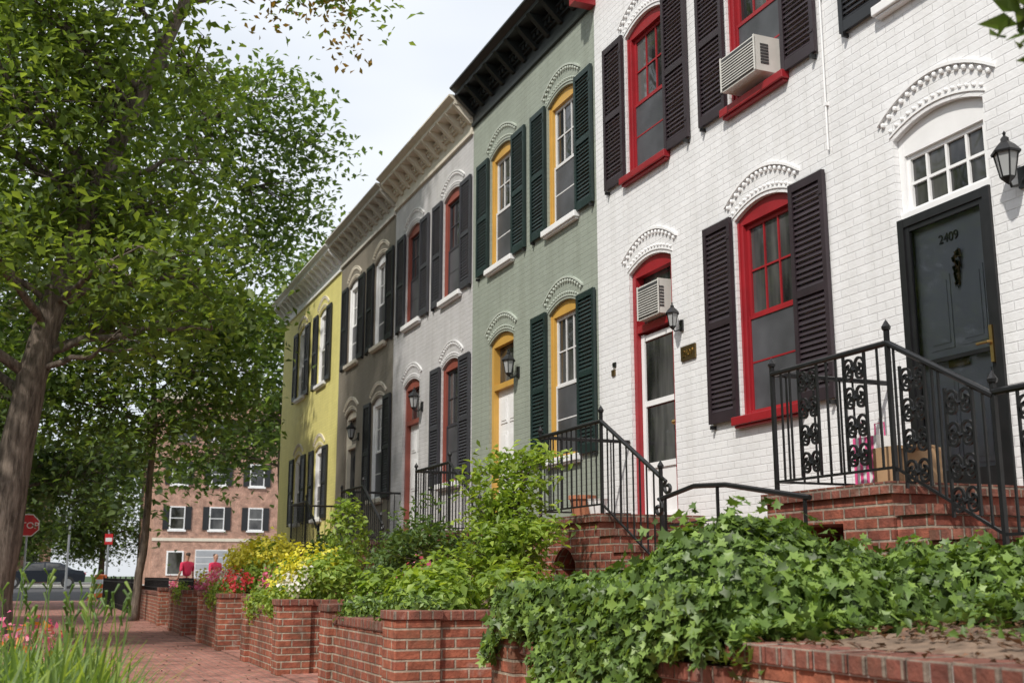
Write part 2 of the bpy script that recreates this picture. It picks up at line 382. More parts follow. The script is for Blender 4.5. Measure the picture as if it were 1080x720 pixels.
def shutters(par,o,x,mat,w=None,z1=None):
    w=w or o['hw']+.03
    mb=MB(); z0=o['zb']-.02; z1=z1 or o['zs']+.05
    shutter(mb,x,o['c']-o['hw']-.02-w,o['c']-o['hw']-.02,z0,z1,mat)
    shutter(mb,x,o['c']+o['hw']+.02,o['c']+o['hw']+.02+w,z0+random.uniform(-.012,.012),z1,mat)
    for s in (-1,1):
        y=o['c']+s*(o['hw']+.02+w*.9); mb.box(x-.062,x,y-.012,y+.012,z0-.05,z0-.014,'black')
    mb.build('louvered_shutters',par)
def lantern(par,x,y,z,s=1.0):
    mb=MB()
    mb.box(x-.02,x,y-.04*s,y+.04*s,z-.11*s,z+.05*s,'black')
    mb.tube([(x,y,z-.02),(x-.06*s,y,z-.10*s),(x-.13*s,y,z-.12*s),(x-.16*s,y,z-.06*s)],.011*s,'black',6)
    c=(x-.16*s,y,z-.06*s)
    mb.lathe(c,[(.0,-.05*s),(.02*s,-.03*s),(.05*s,0),(.055*s,.01*s)],'black',6)
    mb.lathe(c,[(.05*s,.01*s),(.085*s,.19*s)],'lampglass',6)
    for q in range(6):
        t=2*math.pi*q/6; 
        mb.tube([(c[0]+.051*s*math.cos(t),c[1]+.051*s*math.sin(t),c[2]+.01*s),(c[0]+.087*s*math.cos(t),c[1]+.087*s*math.sin(t),c[2]+.19*s)],.006*s,'black',4)
    mb.lathe(c,[(.105*s,.185*s),(.11*s,.20*s),(.07*s,.25*s),(.03*s,.285*s),(.03*s,.31*s),(.008*s,.33*s),(.014*s,.35*s),(0,.37*s)],'black',6)
    mb.build('wall_lantern',par)
def cornice(par,x,y0,y1,zt,mat,proj=.42,hgt=.62):
    mb=MB(); zb=zt-hgt
    mb.box(x-.045,x+.05,y0,y1,zb,zb+.06,mat)
    mb.box(x-.022,x+.05,y0,y1,zb+.06,zb+hgt*.42,mat)
    mb.box(x-.07,x+.05,y0,y1,zb+hgt*.42,zb+hgt*.48,mat)
    n=int((y1-y0)/.13)
    for i in range(n):
        y=y0+(i+.5)*(y1-y0)/n; mb.box(x-.115,x+.04,y-.038,y+.038,zb+hgt*.48,zb+hgt*.60,mat)
    mb.box(x-.135,x+.05,y0,y1,zb+hgt*.60,zb+hgt*.66,mat)
    nb=int((y1-y0)/.42)
    for i in range(nb+1):
        y=y0+.06+(y1-y0-.12)*i/nb
        x0=x-.14-proj*.5
        mb.hexa([(x-.05,y-.045,zb+hgt*.30),(x+.02,y-.045,zb+hgt*.30),(x+.02,y+.045,zb+hgt*.30),(x-.05,y+.045,zb+hgt*.30),
                 (x0,y-.045,zb+hgt*.76),(x+.02,y-.045,zb+hgt*.76),(x+.02,y+.045,zb+hgt*.76),(x0,y+.045,zb+hgt*.76)],mat)
    mb.box(x-proj*.80,x+.05,y0,y1,zb+hgt*.76,zb+hgt*.86,mat)
    mb.hexa([(x-proj*.80,y0,zb+hgt*.862),(x+.05,y0,zb+hgt*.862),(x+.05,y1,zb+hgt*.862),(x-proj*.80,y1,zb+hgt*.862),
             (x-proj,y0,zt-.03),(x+.05,y0,zt-.03),(x+.05,y1,zt-.03),(x-proj,y1,zt-.03)],mat)
    mb.box(x-proj-.01,x+.4,y0,y1,zt-.028,zt,mat)
    mb.build('cornice',par)
def spiral(c,r,turns,a0,sgn,x,n=22):
    out=[]
    for i in range(n+1):
        t=i/n; rr=r*(1-.85*t); a=a0+sgn*turns*2*math.pi*t
        out.append((x,c[0]+rr*math.cos(a),c[1]+rr*math.sin(a)))
    return out
def scroll_panel(mb,x,y0,y1,z0,z1,r=.008):
    cy=(y0+y1)/2; w=(y1-y0)/2; h=(z1-z0)
    mb.tube([(x,y0,z0),(x,y0,z1)],r*1.3,'black',4); mb.tube([(x,y1,z0),(x,y1,z1)],r*1.3,'black',4)
    for k in range(4):
        zc=z0+h*(k+.5)/4; q=min(w*.62,h/8)*1.0
        for s in (-1,1):
            mb.tube(spiral((cy+s*w*.46,zc+q*.40),q,1.3,-math.pi/2,s,x),r*1.25,'black',4)
            mb.tube(spiral((cy+s*w*.46,zc-q*.40),q*.9,1.2,math.pi/2,-s,x),r*1.25,'black',4)
        for t in range(6):
            a=t*math.pi/3; mb.hexa([(x-.012,cy,zc-.01),(x+.012,cy,zc-.01),(x+.012,cy+.01,zc),(x-.012,cy+.01,zc),
              (x-.004,cy+w*.4*math.cos(a),zc+q*.6*math.sin(a)),(x+.004,cy+w*.4*math.cos(a),zc+q*.6*math.sin(a)),(x+.004,cy+w*.4*math.cos(a)+.012,zc+q*.6*math.sin(a)+.01),(x-.004,cy+w*.4*math.cos(a)+.012,zc+q*.6*math.sin(a)+.01)],'black')
def porch(b,ornate=False,d0=2.2,d1=3.72):
    p=empty('brick_porch'); xf=4.85; y0,y1=b+d0,b+d1; zt=1.62
    mb=MB()
    cc=(y0+y1)/2+ (0 if not ornate else .12)
    op=[dict(c=cc,hw=.26,zb=.9,zs=1.16,rise=.16)] if not ornate else [dict(c=cc,hw=.30,zb=.9,zs=1.38,rise=.005)]
    facade(mb,xf,y0,y1,.6,zt-.075,op,'brick',.5,'brick')
    mb.box(xf+.5,xf+.52,y0+.2,y1-.2,.8,1.5,'ac_and_shade')  # dark panel: painted shade at the back of the porch opening
    mb.box(xf+.52,X-.002,y0+.002,y1-.002,.6,zt-.076,'brick')
    mb.face([(xf,y0,.6),(X,y0,.6),(X,y0,zt-.075),(xf,y0,zt-.075)],'brick')
    mb.face([(xf,y1,.6),(X,y1,.6),(X,y1,zt-.075),(xf,y1,zt-.075)],'brick')
    mb.box(xf-.03,X-.001,y0-.03,y1+.03,zt-.074,zt,'brickcap')
    n=4; rise=(zt-1.0)/n
    for i in range(n-1):
        ya=y0-.03-.29*i; z=zt-rise*(i+1)
        mb.box(xf+.002*i,X-.05,ya-.29,ya-.001,.6,z-.06,'brick'); mb.box(xf-.02,X-.05,ya-.31,ya-.002,z-.058,z,'brickcap')
    mb.build('landing_and_steps',p)
    mb=MB(); xr=xf+.06; hr=.88
    ye=y0-1.10; ze=1.02
    if ornate: ye=y0-.82; ze=1.18
    xx=xr
    mb.tube([(xx,y1-.05,zt+hr),(xx,y0+.02,zt+hr),(xx,ye,ze+hr-.02)],.021,'black',8)
    mb.tube([(xx,y1-.05,zt+.09),(xx,y0+.02,zt+.09),(xx,ye,ze+.09)],.012,'black',4)
    for (y,zb2,ex) in ((y1-.05,zt,.05),(y0+.02,zt,.08),(ye,ze-.15,.20)):
        mb.tube([(xx,y,zb2),(xx,y,zb2+hr+ex)],.019,'black',4)
        mb.lathe((xx,y,zb2+hr+ex),[(.0,-.01),(.026,.005),(.03,.025),(.018,.045),(0,.075)],'black',8)
    if ornate:
        L=(y1-y0-.07)
        for q in (.20,.60):
            yy=y0+.02+L*q; scroll_panel(mb,xx,yy-.02,yy+.19,zt+.10,zt+hr-.02,.009)
        for q in range(1,12):
            f=q/12
            if .16<f<.38 or .56<f<.78: continue
            y=y0+.02+L*f; mb.tube([(xx,y,zt+.09),(xx,y,zt+hr)],.009,'black',4)
        dz=(zt-ze)
        for t in (.08,.52):
            y=y0+.02-.84*t; z=zt-dz*(t+.12); scroll_panel(mb,xx,y-.24,y-.03,z+.04,z+hr-.08,.009)
        for t in (.06,.44,.50,.9):
            y=y0+.02-.84*t; z=zt-dz*t; mb.tube([(xx,y,z+.09),(xx,y,z+hr)],.009,'black',4)
        yl=ye-1.3
        mb.tube([(xx,ye,ze+hr),(xx,yl,ze+hr)],.021,'black',8); mb.tube([(xx,ye,ze+.09),(xx,yl,ze+.09)],.012,'black',4)
        for q in range(1,13):
            y=ye-1.3*q/13
            if q in (2,3,6,7,10,11): continue
            mb.tube([(xx,y,ze+.09),(xx,y,ze+hr)],.009,'black',4)
        for q in (.13,.44,.75): scroll_panel(mb,xx,ye-1.3*q-.2,ye-1.3*q,ze+.10,ze+hr-.02)
        mb.tube([(xx,yl,ze-.3),(xx,yl,ze+hr+.06)],.019,'black',4)
    else:
        nb=int((y1-y0)/.115)
        for q in range(1,nb): 
            y=y0+.02+(y1-y0-.07)*q/nb; mb.tube([(xx,y,zt+.09),(xx,y,zt+hr)],.0085,'black',4)
        for q in range(1,9):
            t=q/9; y=y0+.02-1.12*t; z=zt-(zt-ze)*t; mb.tube([(xx,y,z+.09),(xx,y,z+hr-.01)],.0085,'black',4)
        mb.tube([(xx,ye,ze+hr-.02),(xx,ye-.08,ze+hr-.06)]+[(xx,q[1],q[2]) for q in spiral((ye-.12,ze+hr-.12),.07,1.1,math.pi/3,-1,xx,14)],.016,'black',6)
    mb.tube([(xr,y1-.05,zt+hr),(X-.01,y1-.05,zt+hr)],.02,'black',6); mb.tube([(xr,y1-.05,zt+.09),(X-.01,y1-.05,zt+.09)],.012,'black',4)
    for q in range(1,9): mb.tube([(xr+(X-xr)*q/9,y1-.05,zt+.09),(xr+(X-xr)*q/9,y1-.05,zt+hr)],.0085,'black',4)
    mb.build('iron_railing',p)
    return p
def text(body,size,loc,par,mat,rot=(math.pi/2,0,-math.pi/2),name='numerals'):
    cu=bpy.data.curves.new(name,'FONT'); cu.body=body; cu.size=size; cu.extrude=.003; cu.align_x='CENTER'
    cu.materials.append(M[mat]); o=bpy.data.objects.new(name,cu); SC.collection.objects.link(o); o.location=loc; o.rotation_euler=rot; o.parent=par; return o
def house(b,w,wall,trim,frame,shut,corn,sill,zt=8.62,lower=('w','d'),offs=(1.0,3.14),lz=None,sash=None,gl='glass'):
    hp=empty('brick_rowhouse'); mb=MB(); y0,y1=b,b+w
    lo=[];up=[]
    for k,off in enumerate(offs):
        c=b+off
        if lower[k]=='w': lo.append(dict(c=c,hw=.455,zb=2.50,zs=4.40,rise=.11,k='w') if not lz else dict(c=c,hw=.455,zb=lz[0],zs=lz[1],rise=.11,k='w'))
        else: lo.append(dict(c=c,hw=.47,zb=1.625,zs=4.40,rise=.11,k='d'))
        up.append(dict(c=c,hw=.455,zb=5.56,zs=7.30,rise=.11,k='w'))
    z1=zt-.02
    facade(mb,X,y0,y1,.5,5.0,lo,wall); facade(mb,X,y0,y1,5.0,z1,up,wall)
    xb=X+10
    mb.face([(X,y0,.5),(X,y0,z1),(xb,y0,z1-.6),(xb,y0,.5)],wall)
    mb.face([(X,y1,.5),(xb,y1,.5),(xb,y1,z1-.6),(X,y1,z1)],wall)
    mb.face([(xb,y0,.5),(xb,y0,z1-.6),(xb,y1,z1-.6),(xb,y1,.5)],wall)
    mb.build('walls',hp)
    mb=MB(); mb.face([(X,y0,z1+.004),(X,y1,z1+.004),(xb,y1,z1-.59),(xb,y0,z1-.59)],'roof')
    mb.box(X+5,X+5.6,y0+.05,y0+.55,z1-.5,z1+.5,'brick'); mb.build('roof_and_chimney',hp)
    mb=MB()
    for o in lo+up: hood(mb,o,X,wall,trim)
    mb.build('arched_hoods',hp)
    for o in lo+up:
        if o['k']=='w':
            window(hp,o,X,frame,sill,screen=True,sash=sash,gl=gl)
            shutters(hp,o,X,shut)
    cornice(hp,X,y0+.01,y1-.01,zt+.02,corn)
    return hp,lo,up
def door_plain(hp,o,x,frame,doormat,glass=False):
    mb=MB(); a,b=o['c']-o['hw']+.002,o['c']+o['hw']-.002; zb=o['zb']
    mb.box(x+.04,x+.19,a,a+.08,zb,o['zs']-.05,frame); mb.box(x+.04,x+.19,b-.08,b,zb,o['zs']-.05,frame)
    archfill(mb,x+.042,o,o['zs']-.06,frame)
    zh=3.70
    mb.box(x+.045,x+.19,a+.08,b-.08,zh,zh+.08,frame)
    mb.face([(x+.14,a+.08,zh+.08),(x+.14,a+.08,o['zs']-.05),(x+.14,b-.08,o['zs']-.05),(x+.14,b-.08,zh+.08)],'glass')
    ya,yb=a+.08,b-.08
    xd=x+.12
    mb.box(xd,xd+.045,ya+.002,yb-.002,zb+.01,zh-.002,doormat)
    w=yb-ya
    if glass:
        mb.box(xd-.02,xd-.001,ya+.09,yb-.09,zb+.62,zb+1.22,'glass'); mb.box(xd-.02,xd-.001,ya+.09,yb-.09,zb+1.30,zh-.12,'glass')
        for z in (zb+.02,zb+.56,zb+1.24,zh-.10): mb.box(xd-.03,xd-.003,ya+.01,yb-.01,z,z+.06,'t_white')
        for y in (ya+.005,yb-.075): mb.box(xd-.032,xd-.002,y,y+.07,zb+.02,zh-.02,'t_white')
        mb.box(xd-.012,xd-.001,ya+.08,yb-.08,zb+.08,zb+.56,'t_white')
    else:
        for (z0,z1) in ((zb+.2,zb+.75),(zb+.9,zb+1.45),(zb+1.58,zh-.14)):
            for (u,v) in ((ya+.09,ya+w/2-.04),(ya+w/2+.04,yb-.09)):
                mb.box(xd-.010,xd-.001,u,v,z0,z1,doormat); mb.box(xd-.018,xd-.011,u+.04,v-.04,z0+.04,z1-.04,doormat)
    mb.lathe((xd-.05,ya+.07,zb+1.0),[(0,-.03),(.025,-.015),(.03,0),(.025,.015),(0,.03)],'brass',8)
    mb.build('front_door',hp)
    return mb
def door_storm(hp,o,x):
    mb=MB(); a,b=o['c']-o['hw']+.002,o['c']+o['hw']-.002; zb=o['zb']; zh=3.74
    f='t_white'
    mb.box(x+.05,x+.19,a,a+.06,zh+.06,o['zs']-.05,f); mb.box(x+.05,x+.19,b-.06,b,zh+.06,o['zs']-.05,f)
    archfill(mb,x+.052,o,o['zs']-.14,f)
    mb.box(x+.03,x+.19,a,b,zh,zh+.06,f)
    ya,yb=a+.06,b-.06; z0,z1=zh+.06,o['zs']-.14
    mb.box(x+.075,x+.11,ya,ya+.035,z0,z1,f); mb.box(x+.075,x+.11,yb-.035,yb,z0,z1,f)
    mb.box(x+.077,x+.11,ya,yb,z0,z0+.035,f); mb.box(x+.077,x+.11,ya,yb,z1-.035,z1,f)
    for i in range(1,4): y=ya+(yb-ya)*i/4; mb.box(x+.08,x+.105,y-.011,y+.011,z0,z1,f)
    zc=(z0+z1)/2; mb.box(x+.082,x+.104,ya,yb,zc-.011,zc+.011,f)
    mb.face([(x+.10,ya,z0),(x+.10,ya,z1),(x+.10,yb,z1),(x+.10,yb,z0)],'glass')
    mb.build('transom_window',hp)
    mb=MB()
    for (u,v) in ((a,a+.065),(b-.065,b)): mb.box(x-.02,x+.06,u,v,zb,zh-.002,'black')
    mb.box(x-.018,x+.06,a+.065,b-.065,zh-.07,zh-.003,'black'); mb.box(x-.018,x+.06,a+.065,b-.065,zb,zb+.07,'black')
    ya,yb=a+.065,b-.065
    for (u,v) in ((ya,ya+.045),(yb-.045,yb)): mb.box(x-.005,x+.03,u+.001,v,zb+.07,zh-.07,'black')
    mb.box(x-.003,x+.03,ya+.045,yb-.045,zb+.95,zb+.98,'black')
    mb.box(x-.003,x+.03,ya+.045,yb-.045,zh-.11,zh-.071,'black'); mb.box(x-.003,x+.03,ya+.045,yb-.045,zb+.071,zb+.16,'black')
    mb.face([(x+.008,ya+.04,zb+.15),(x+.008,ya+.04,zh-.10),(x+.008,yb-.04,zh-.10),(x+.008,yb-.04,zb+.15)],'pane')
    xd=x+.062; mb.box(xd,xd+.04,ya,yb,zb+.05,zh-.02,'door_grey'); w=yb-ya
    for (u,v) in ((ya+.12,ya+w/2-.04),(ya+w/2+.04,yb-.12)):
        for (z0,z1) in ((zb+.2,zb+.85),(zb+1.05,zb+1.60)):
            mb.box(xd-.008,xd-.001,u,v,z0,z1,'door_grey'); mb.box(xd-.014,xd-.009,u+.03,v-.03,z0+.04,z1-.04,'door_grey')
    mb.box(xd-.022,xd-.015,o['c']-.10,o['c']+.10,zb+.90,zb+.96,'bronze')
    mb.box(x-.03,x-.006,ya+.004,ya+.032,zb+.86,zb+1.12,'brass'); mb.tube([(x-.03,ya+.018,zb+1.0),(x-.06,ya+.018,zb+1.0),(x-.06,ya+.12,zb+1.0)],.010,'brass',6)
    random.seed(4)
    for i in range(34):
        t=i/34; y=o['c']-.06+random.uniform(-.035,.035)*(1.2-t); z=zb+1.74-.26*t
        mb.hexa([(xd-.035,y-.012,z-.02),(xd-.02,y-.012,z-.02),(xd-.02,y+.012,z-.014),(xd-.035,y+.012,z-.014),(xd-.035,y-.008,z+.02),(xd-.02,y-.008,z+.02),(xd-.02,y+.02,z+.014),(xd-.035,y+.02,z+.014)],'bronze' if i%3 else 'steel')
    mb.build('storm_door',hp)
    text('2409',.10,(xd-.006,o['c']+.02,zb+1.84),hp,'ac_and_shade',name='house_number')
hwp,lo,up=house(3.1,4.4,'wall_white','t_white','t_white','s_black','blackc','t_white',zt=8.9,sash='t_white')
door_storm(hwp,[o for o in lo if o['k']=='d'][0],X)
lantern(hwp,X,5.47,3.72,.92); porch(3.1,ornate=True,d0=2.55,d1=3.87)
hwp1,lo,up=house(7.5,4.4,'wall_white','t_white','red','s_aub','red','red',zt=8.9)
od=[o for o in lo if o['k']=='d'][0]; door_plain(hwp1,od,X,'red','door_red',glass=True)
lantern(hwp1,X,9.98,3.60,.72); porch(7.5)
mb=MB(); mb.box(X-.02,X-.001,9.72,10.0,3.20,3.35,'bronze'); mb.build('number_plaque',hwp1)
text('2407',.10,(X-.024,9.86,3.24),hwp1,'brass',name='house_number')
mb=MB(); mb.box(X-.018,X-.001,11.48,11.56,3.30,3.37,'bronze'); mb.box(X-.018,X-.001,11.46,11.53,3.40,3.45,'black'); mb.build('doorbell',hwp1)
def ac(par,y0,y1,z0,z1,xo):
    mb=MB(); mb.box(xo+.01,X+.13,y0,y1,z0,z1,'acwhite')
    mb.box(xo,xo+.009,y0+.015,y1-.015,z0+.02,z1-.02,'ac_and_shade')
    n=int((z1-z0-.06)/.028)
    for i in range(n): z=z0+.03+i*.028; mb.box(xo-.006,xo-.0005,y0+.015,y1-.015,z,z+.010,'acwhite')
    for i in range(7):
        z=z0+.07+i*(z1-z0-.14)/7; mb.box(xo+.06,X-.05,y0-.004,y0-.001,z,z+.02,'ac_and_shade')
    for y in (y0-.004,y1-.02): mb.box(xo-.008,xo+.0,y,y+.02,z0,z1,'acwhite')
    return mb.build('window_air_conditioner',par)
ac(hwp1,8.5-.29,8.5+.29,5.63,5.98,X-.20)
ac(hwp1,10.64-.28,10.64+.20,3.80,4.18,X-.05)
mb=MB(); mb.tube([(X-.02,7.47,4.6),(X-.02,7.47,8.3)],.009,'t_white',6)
for z in (5,6,7,8): mb.box(X-.03,X,7.45,7.49,z,z+.03,'t_white')
mb.build('conduit',hwp1)
g,lo,up=house(11.9,4.35,'wall_green','t_green','mustard','s_green','blackc','t_white',sash='t_lgrey',zt=8.72)
door_plain(g,[o for o in lo if o['k']=='d'][0],X,'mustard','t_white'); lantern(g,X,14.38,3.84,.95); porch(11.9)
g,lo,up=house(16.25,4.35,'wall_lgrey','t_lgrey','rust','s_char','t_cream','t_white',zt=8.62,sash='s_char')
door_plain(g,[o for o in lo if o['k']=='d'][0],X,'rust','t_white'); lantern(g,X,18.72,3.95,1.0); porch(16.25)
g,lo,up=house(20.6,4.35,'wall_taupe','t_cream','t_white','s_black','t_grey','t_cream',zt=8.55)
door_plain(g,[o for o in lo if o['k']=='d'][0],X,'t_cream','s_char'); lantern(g,X,23.05,3.9,1.0); porch(20.6)
g,lo,up=house(24.95,6.6,'wall_yellow','t_cream','t_white','s_black','t_white','t_white',zt=8.5,lower=('w','w'),offs=(1.75,4.1),lz=(2.35,3.95))
house(-1.3,4.4,'wall_taupe','t_cream','t_white','s_black','t_white','t_white',zt=8.9,lower=('w','w'))
mb=MB(); mb.box(X-.40,X+.02,11.84,11.99,8.32,8.92,'red'); mb.box(X-.3,X,11.84,11.99,8.1,8.318,'red'); mb.build('cornice_bracket',hwp1)
# ---------------------------------------------------------------- yards & garden walls
def gwall(y0,y1,zt,x0=2.5,closed=(True,True),mat='brickold'):
    p=empty('brick_garden_wall'); mb=MB()
    mb.box(x0,x0+.24,y0,y1,-.1,zt-.07,mat)
    y=y0-.02
    while y<y1+.02:
        w=.094; j=random.uniform(-.006,.006); k=random.uniform(-.004,.004)
        mb.box(x0-.02+j,x0+.26+j,y+.003,min(y+w,y1+.03)-.004,zt-.069,zt+k,'brickcap'); y+=w
    mb.box(x0-.008,x0+.25,y0,y1,zt-.075,zt-.008,'concrete')
    for yy,c in ((y0,closed[0]),(y1-.24,closed[1])):
        if c:
            mb.box(x0+.241,4.75,yy+.001,yy+.239,-.1,zt+.02,mat); mb.box(x0+.262,4.75,yy-.02,yy+.26,zt+.021,zt+.09,'brickcap')
    for yy,c in ((y0-.04,closed[0]),(y1-.30,closed[1])):
        if c: mb.box(x0-.05,x0+.30,yy,yy+.34,-.1,zt+.03,mat); mb.box(x0-.065,x0+.315,yy-.015,yy+.355,zt+.031,zt+.095,'brickcap')
    o=mb.build('wall',p); bv=o.modifiers.new('b','BEVEL'); bv.width=.006; bv.segments=2
    return p
mb=MB()
def soil(y0,y1,z0,z1):
    n=12;k=16
    rs=np.random.default_rng(int(abs(y0)*100)); zz=rs.uniform(-.025,.025,(n+1,k+1))
    for i in range(n):
        for j in range(k):
            def pt(i,j):
                x=2.7+(X-2.7)*i/n; y=y0+(y1-y0)*j/k
                return (x,y,z0+(z1-z0)*i/n+(zz[i][j] if 0<i<n else 0))
            mb.face([pt(i,j),pt(i+1,j),pt(i+1,j+1),pt(i,j+1)],'soil')
gwall(-3,3.9,.80,2.52,(False,False)); soil(-3,3.9,.80,1.0)
gwall(3.92,6.25,.70,2.5,(False,True)); soil(3.9,6.25,.70,1.0)
segs=[(8.25,10.6),(12.6,14.95),(16.95,19.3),(21.3,23.65),(25.7,31.6)]
for a,b in segs: gwall(a,b,.70); soil(a,b,.70,1.0)
gaps=[(6.25,8.25),(10.6,12.6),(14.95,16.95),(19.3,21.3),(23.65,25.7)]
for a,b in gaps:
    mb.face([(4.75,a,1.0),(X,a,1.0),(X,b,1.0),(4.75,b,1.0)],'brickpave')
mb.build('garden_soil')
for a,b in gaps:
    s=MB()
    for i in range(6):
        s.box(3.1+i*.28,4.76,a+.01,b-.01,(-.05 if i==0 else .001+.166*i),.166*(i+1),'brick' if i%2 else 'brickold')
    s.box(2.5,3.1,a+.01,b-.01,-.02,.02,'brickpave')
    s.build('garden_steps')
mb=MB()
mb.tube([(4.2,7.35,1.60),(4.2,6.9,1.66),(4.2,6.5,1.64),(4.2,5.6,1.50)],.018,'black',6)
for y,z in ((7.3,1.62),(6.6,1.65),(5.65,1.5)): mb.tube([(4.2,y,.95),(4.2,y,z)],.012,'black',4)
mb.tube([(4.2,q[1],q[2]) for q in spiral((7.40,1.53),.07,1.1,math.pi/2,1,4.2,14)],.014,'black',6)
mb.tube([(4.2,7.25,1.40),(4.2,6.6,1.42),(4.2,5.65,1.26)],.011,'black',4)
mb.build('iron_handrail')
mb=MB(); y=31.7
mb.tube([(2.5,31.7,.85),(2.5,48.5,.85)],.02,'black',4); mb.tube([(2.5,31.7,.15),(2.5,48.5,.15)],.015,'black',4)
while y<48.5: mb.tube([(2.5,y,0),(2.5,y,.95)],.011,'black',4); y+=.13
for k in range(8): mb.tube([(2.5,31.7+k*2.4,0),(2.5,31.7+k*2.4,1.02)],.03,'black',4)
mb.build('iron_fence')
mb=MB(); y=21.4
mb.tube([(2.62,21.4,.95),(2.62,31.4,.95)],.016,'black',4); mb.tube([(2.62,21.4,.78),(2.62,31.4,.78)],.012,'black',4)
while y<31.4:
    if not(23.7<y<25.6): mb.tube([(2.62,y,.7),(2.62,y,1.0)],.010,'black',4)
    y+=.12
mb.build('iron_fence')
mb=MB(); cx,cy,z0=5.15,6.15,1.62
hx,hy,h=.07,.12,.34
n=8
for i in range(n):
    a=cy-hy+2*hy*i/n; b_=cy-hy+2*hy*(i+1)/n; mt='pink' if i%2 else 't_white'
    mb.box(cx-hx,cx+hx,a,b_-.0005,z0,z0+h,mt)
for s in (-1,1):
    mb.tube([(cx+s*hx*.9,cy-.05,z0+h-.03),(cx+s*hx*.9,cy-.045,z0+h+.10),(cx+s*hx*.9,cy+.045,z0+h+.10),(cx+s*hx*.9,cy+.05,z0+h-.03)],.006,'pink',5)
mb.build('striped_gift_bag')
mb=MB(); mb.box(5.0,5.35,5.74,5.98,1.623,1.86,'card'); mb.box(5.0,5.17,5.58,5.739,1.835,1.85,'card'); mb.box(4.998,5.352,5.84,5.88,1.8605,1.863,'t_cream')
mb.build('cardboard_box')
mb=MB(); mb.lathe((5.2,10.75,1.62),[(.0,0),(.09,0),(.13,.2),(.145,.2),(.145,.24),(.12,.24),(.115,.2),(0,.19)],'terracotta',14); mb.lathe((5.1,10.2,1.62),[(.0,0),(.07,0),(.10,.15),(.11,.17),(.09,.17),(0,.15)],'t_white',14); mb.build('flower_pots')
# ---------------------------------------------------------------- vegetation
def ell(n,c,r,shell=.35):
    d=rng.normal(size=(n,3)); d/=np.linalg.norm(d,axis=1,keepdims=True)
    rad=rng.uniform(shell,1,n)**.6
    return np.array(c)+d*rad[:,None]*np.array(r), d
def bush(name,blobs,size,mat,dens=1.0,wid=.6,par=None,up=.5,shape=None):
    Ps=[];Ns=[]
    for (c,r,n) in blobs:
        n=int(n*dens); P,d=ell(n,c,r,.55)
        P+=rng.normal(size=P.shape)*.035
        P[:,2]+= .05*np.sin(P[:,0]*9+P[:,1]*7)+.04*np.sin(P[:,0]*17-P[:,1]*21)
        Ps.append(P); Ns.append(d+rng.normal(size=d.shape)*.55+np.array([0,0,up]))
    return leafmesh(name,np.vstack(Ps),np.vstack(Ns),size,mat,wid,.12,par,shape=shape)
def tree(name,trunk,r0,clumps,nspray,nleaf,lsize,mat,spr=.42,seed=1,extra=None,droop=.6):
    global rng
    rng=np.random.default_rng(seed); random.seed(seed)
    p=empty(name); mb=MB(); T=[Vector(t) for t in trunk]
    n=len(T); pts=[];rs=[]
    for i in range(n-1):
        for k in range(5):
            t=k/5; P0=T[max(i-1,0)];P1=T[i];P2=T[i+1];P3=T[min(i+2,n-1)]
            q=.5*((2*P1)+(P2-P0)*t+(2*P0-5*P1+4*P2-P3)*t*t+(3*P1-P0-3*P2+P3)*t**3)
            u=(i+t)/(n-1); pts.append(q+Vector((random.uniform(-1,1),random.uniform(-1,1),0))*.02); rs.append(r0*(1-.72*u)*(1+.45*max(0,1-u*9)**2))
    pts.append(T[-1]); rs.append(r0*.25)
    mb.tube(pts,rs,'bark',14)
    L=[];LN=[]
    for ci,(cx,cy,cz,r) in enumerate(clumps):
        c=Vector((cx,cy,cz))
        cand=[(abs((c-q).length-(c.z-q.z)*.2)+ (3 if q.z>c.z-.3 else 0),j) for j,q in enumerate(pts) if j>len(pts)*.25]
        cand.sort(); q=pts[cand[0][1]]; rr=min(rs[cand[0][1]]*.6,.03+.016*(c-q).length)
        mid=(q+c)/2+Vector((random.uniform(-.3,.3),random.uniform(-.3,.3),.25*(c-q).length*.5))
        br=[]
        for k in range(9):
            t=k/8; w=q*(1-t)**2+mid*2*t*(1-t)+c*t*t; w+=Vector((random.uniform(-1,1),random.uniform(-1,1),random.uniform(-1,1)))*.05*(0<k<8); br.append(w)
        mb.tube(br,[rr*(1-.75*k/8) for k in range(9)],'bark',7)
        ns=int(nspray*(r/1.5)**2)
        S,d=ell(ns,(cx,cy,cz),(r,r,r*.8),.2)
        for s in S:
            s=Vector(s); st=br[random.choice([4,5,6,7,8])]
            m1=(st+s)/2+Vector((random.uniform(-.2,.2),random.uniform(-.2,.2),random.uniform(0,.25)))
            mb.tube([st,m1,s],[.022,.014,.005] if r>.3 else [.005,.004,.002],'bark',4,False)
            k=int(nleaf*random.uniform(.6,1.4))
            off=rng.normal(size=(k,3))*np.array([spr,spr,spr*.45])
            off[:,2]-= .35*(off[:,0]**2+off[:,1]**2)
            L.append(np.array(s)+off); LN.append(rng.normal(size=(k,3))*.55+np.array([0,0,1.0]))
    mb.build('trunk_and_limbs',p,True)
    L=np.vstack(L);LN=np.vstack(LN)
    leafmesh('foliage',L,LN,lsize,mat,.55,.08,p,droop=droop)
    if extra:
        Ls=[]
        for (c,r,k) in extra:
            P,_=ell(k,c,(r,r,r*.7),.1); Ls.append(P)
        Ls=np.vstack(Ls); leafmesh('turning_foliage',Ls,rng.normal(size=Ls.shape),lsize*.8,'leafAut',.5,.1,p)
    print(name,len(L)); return p
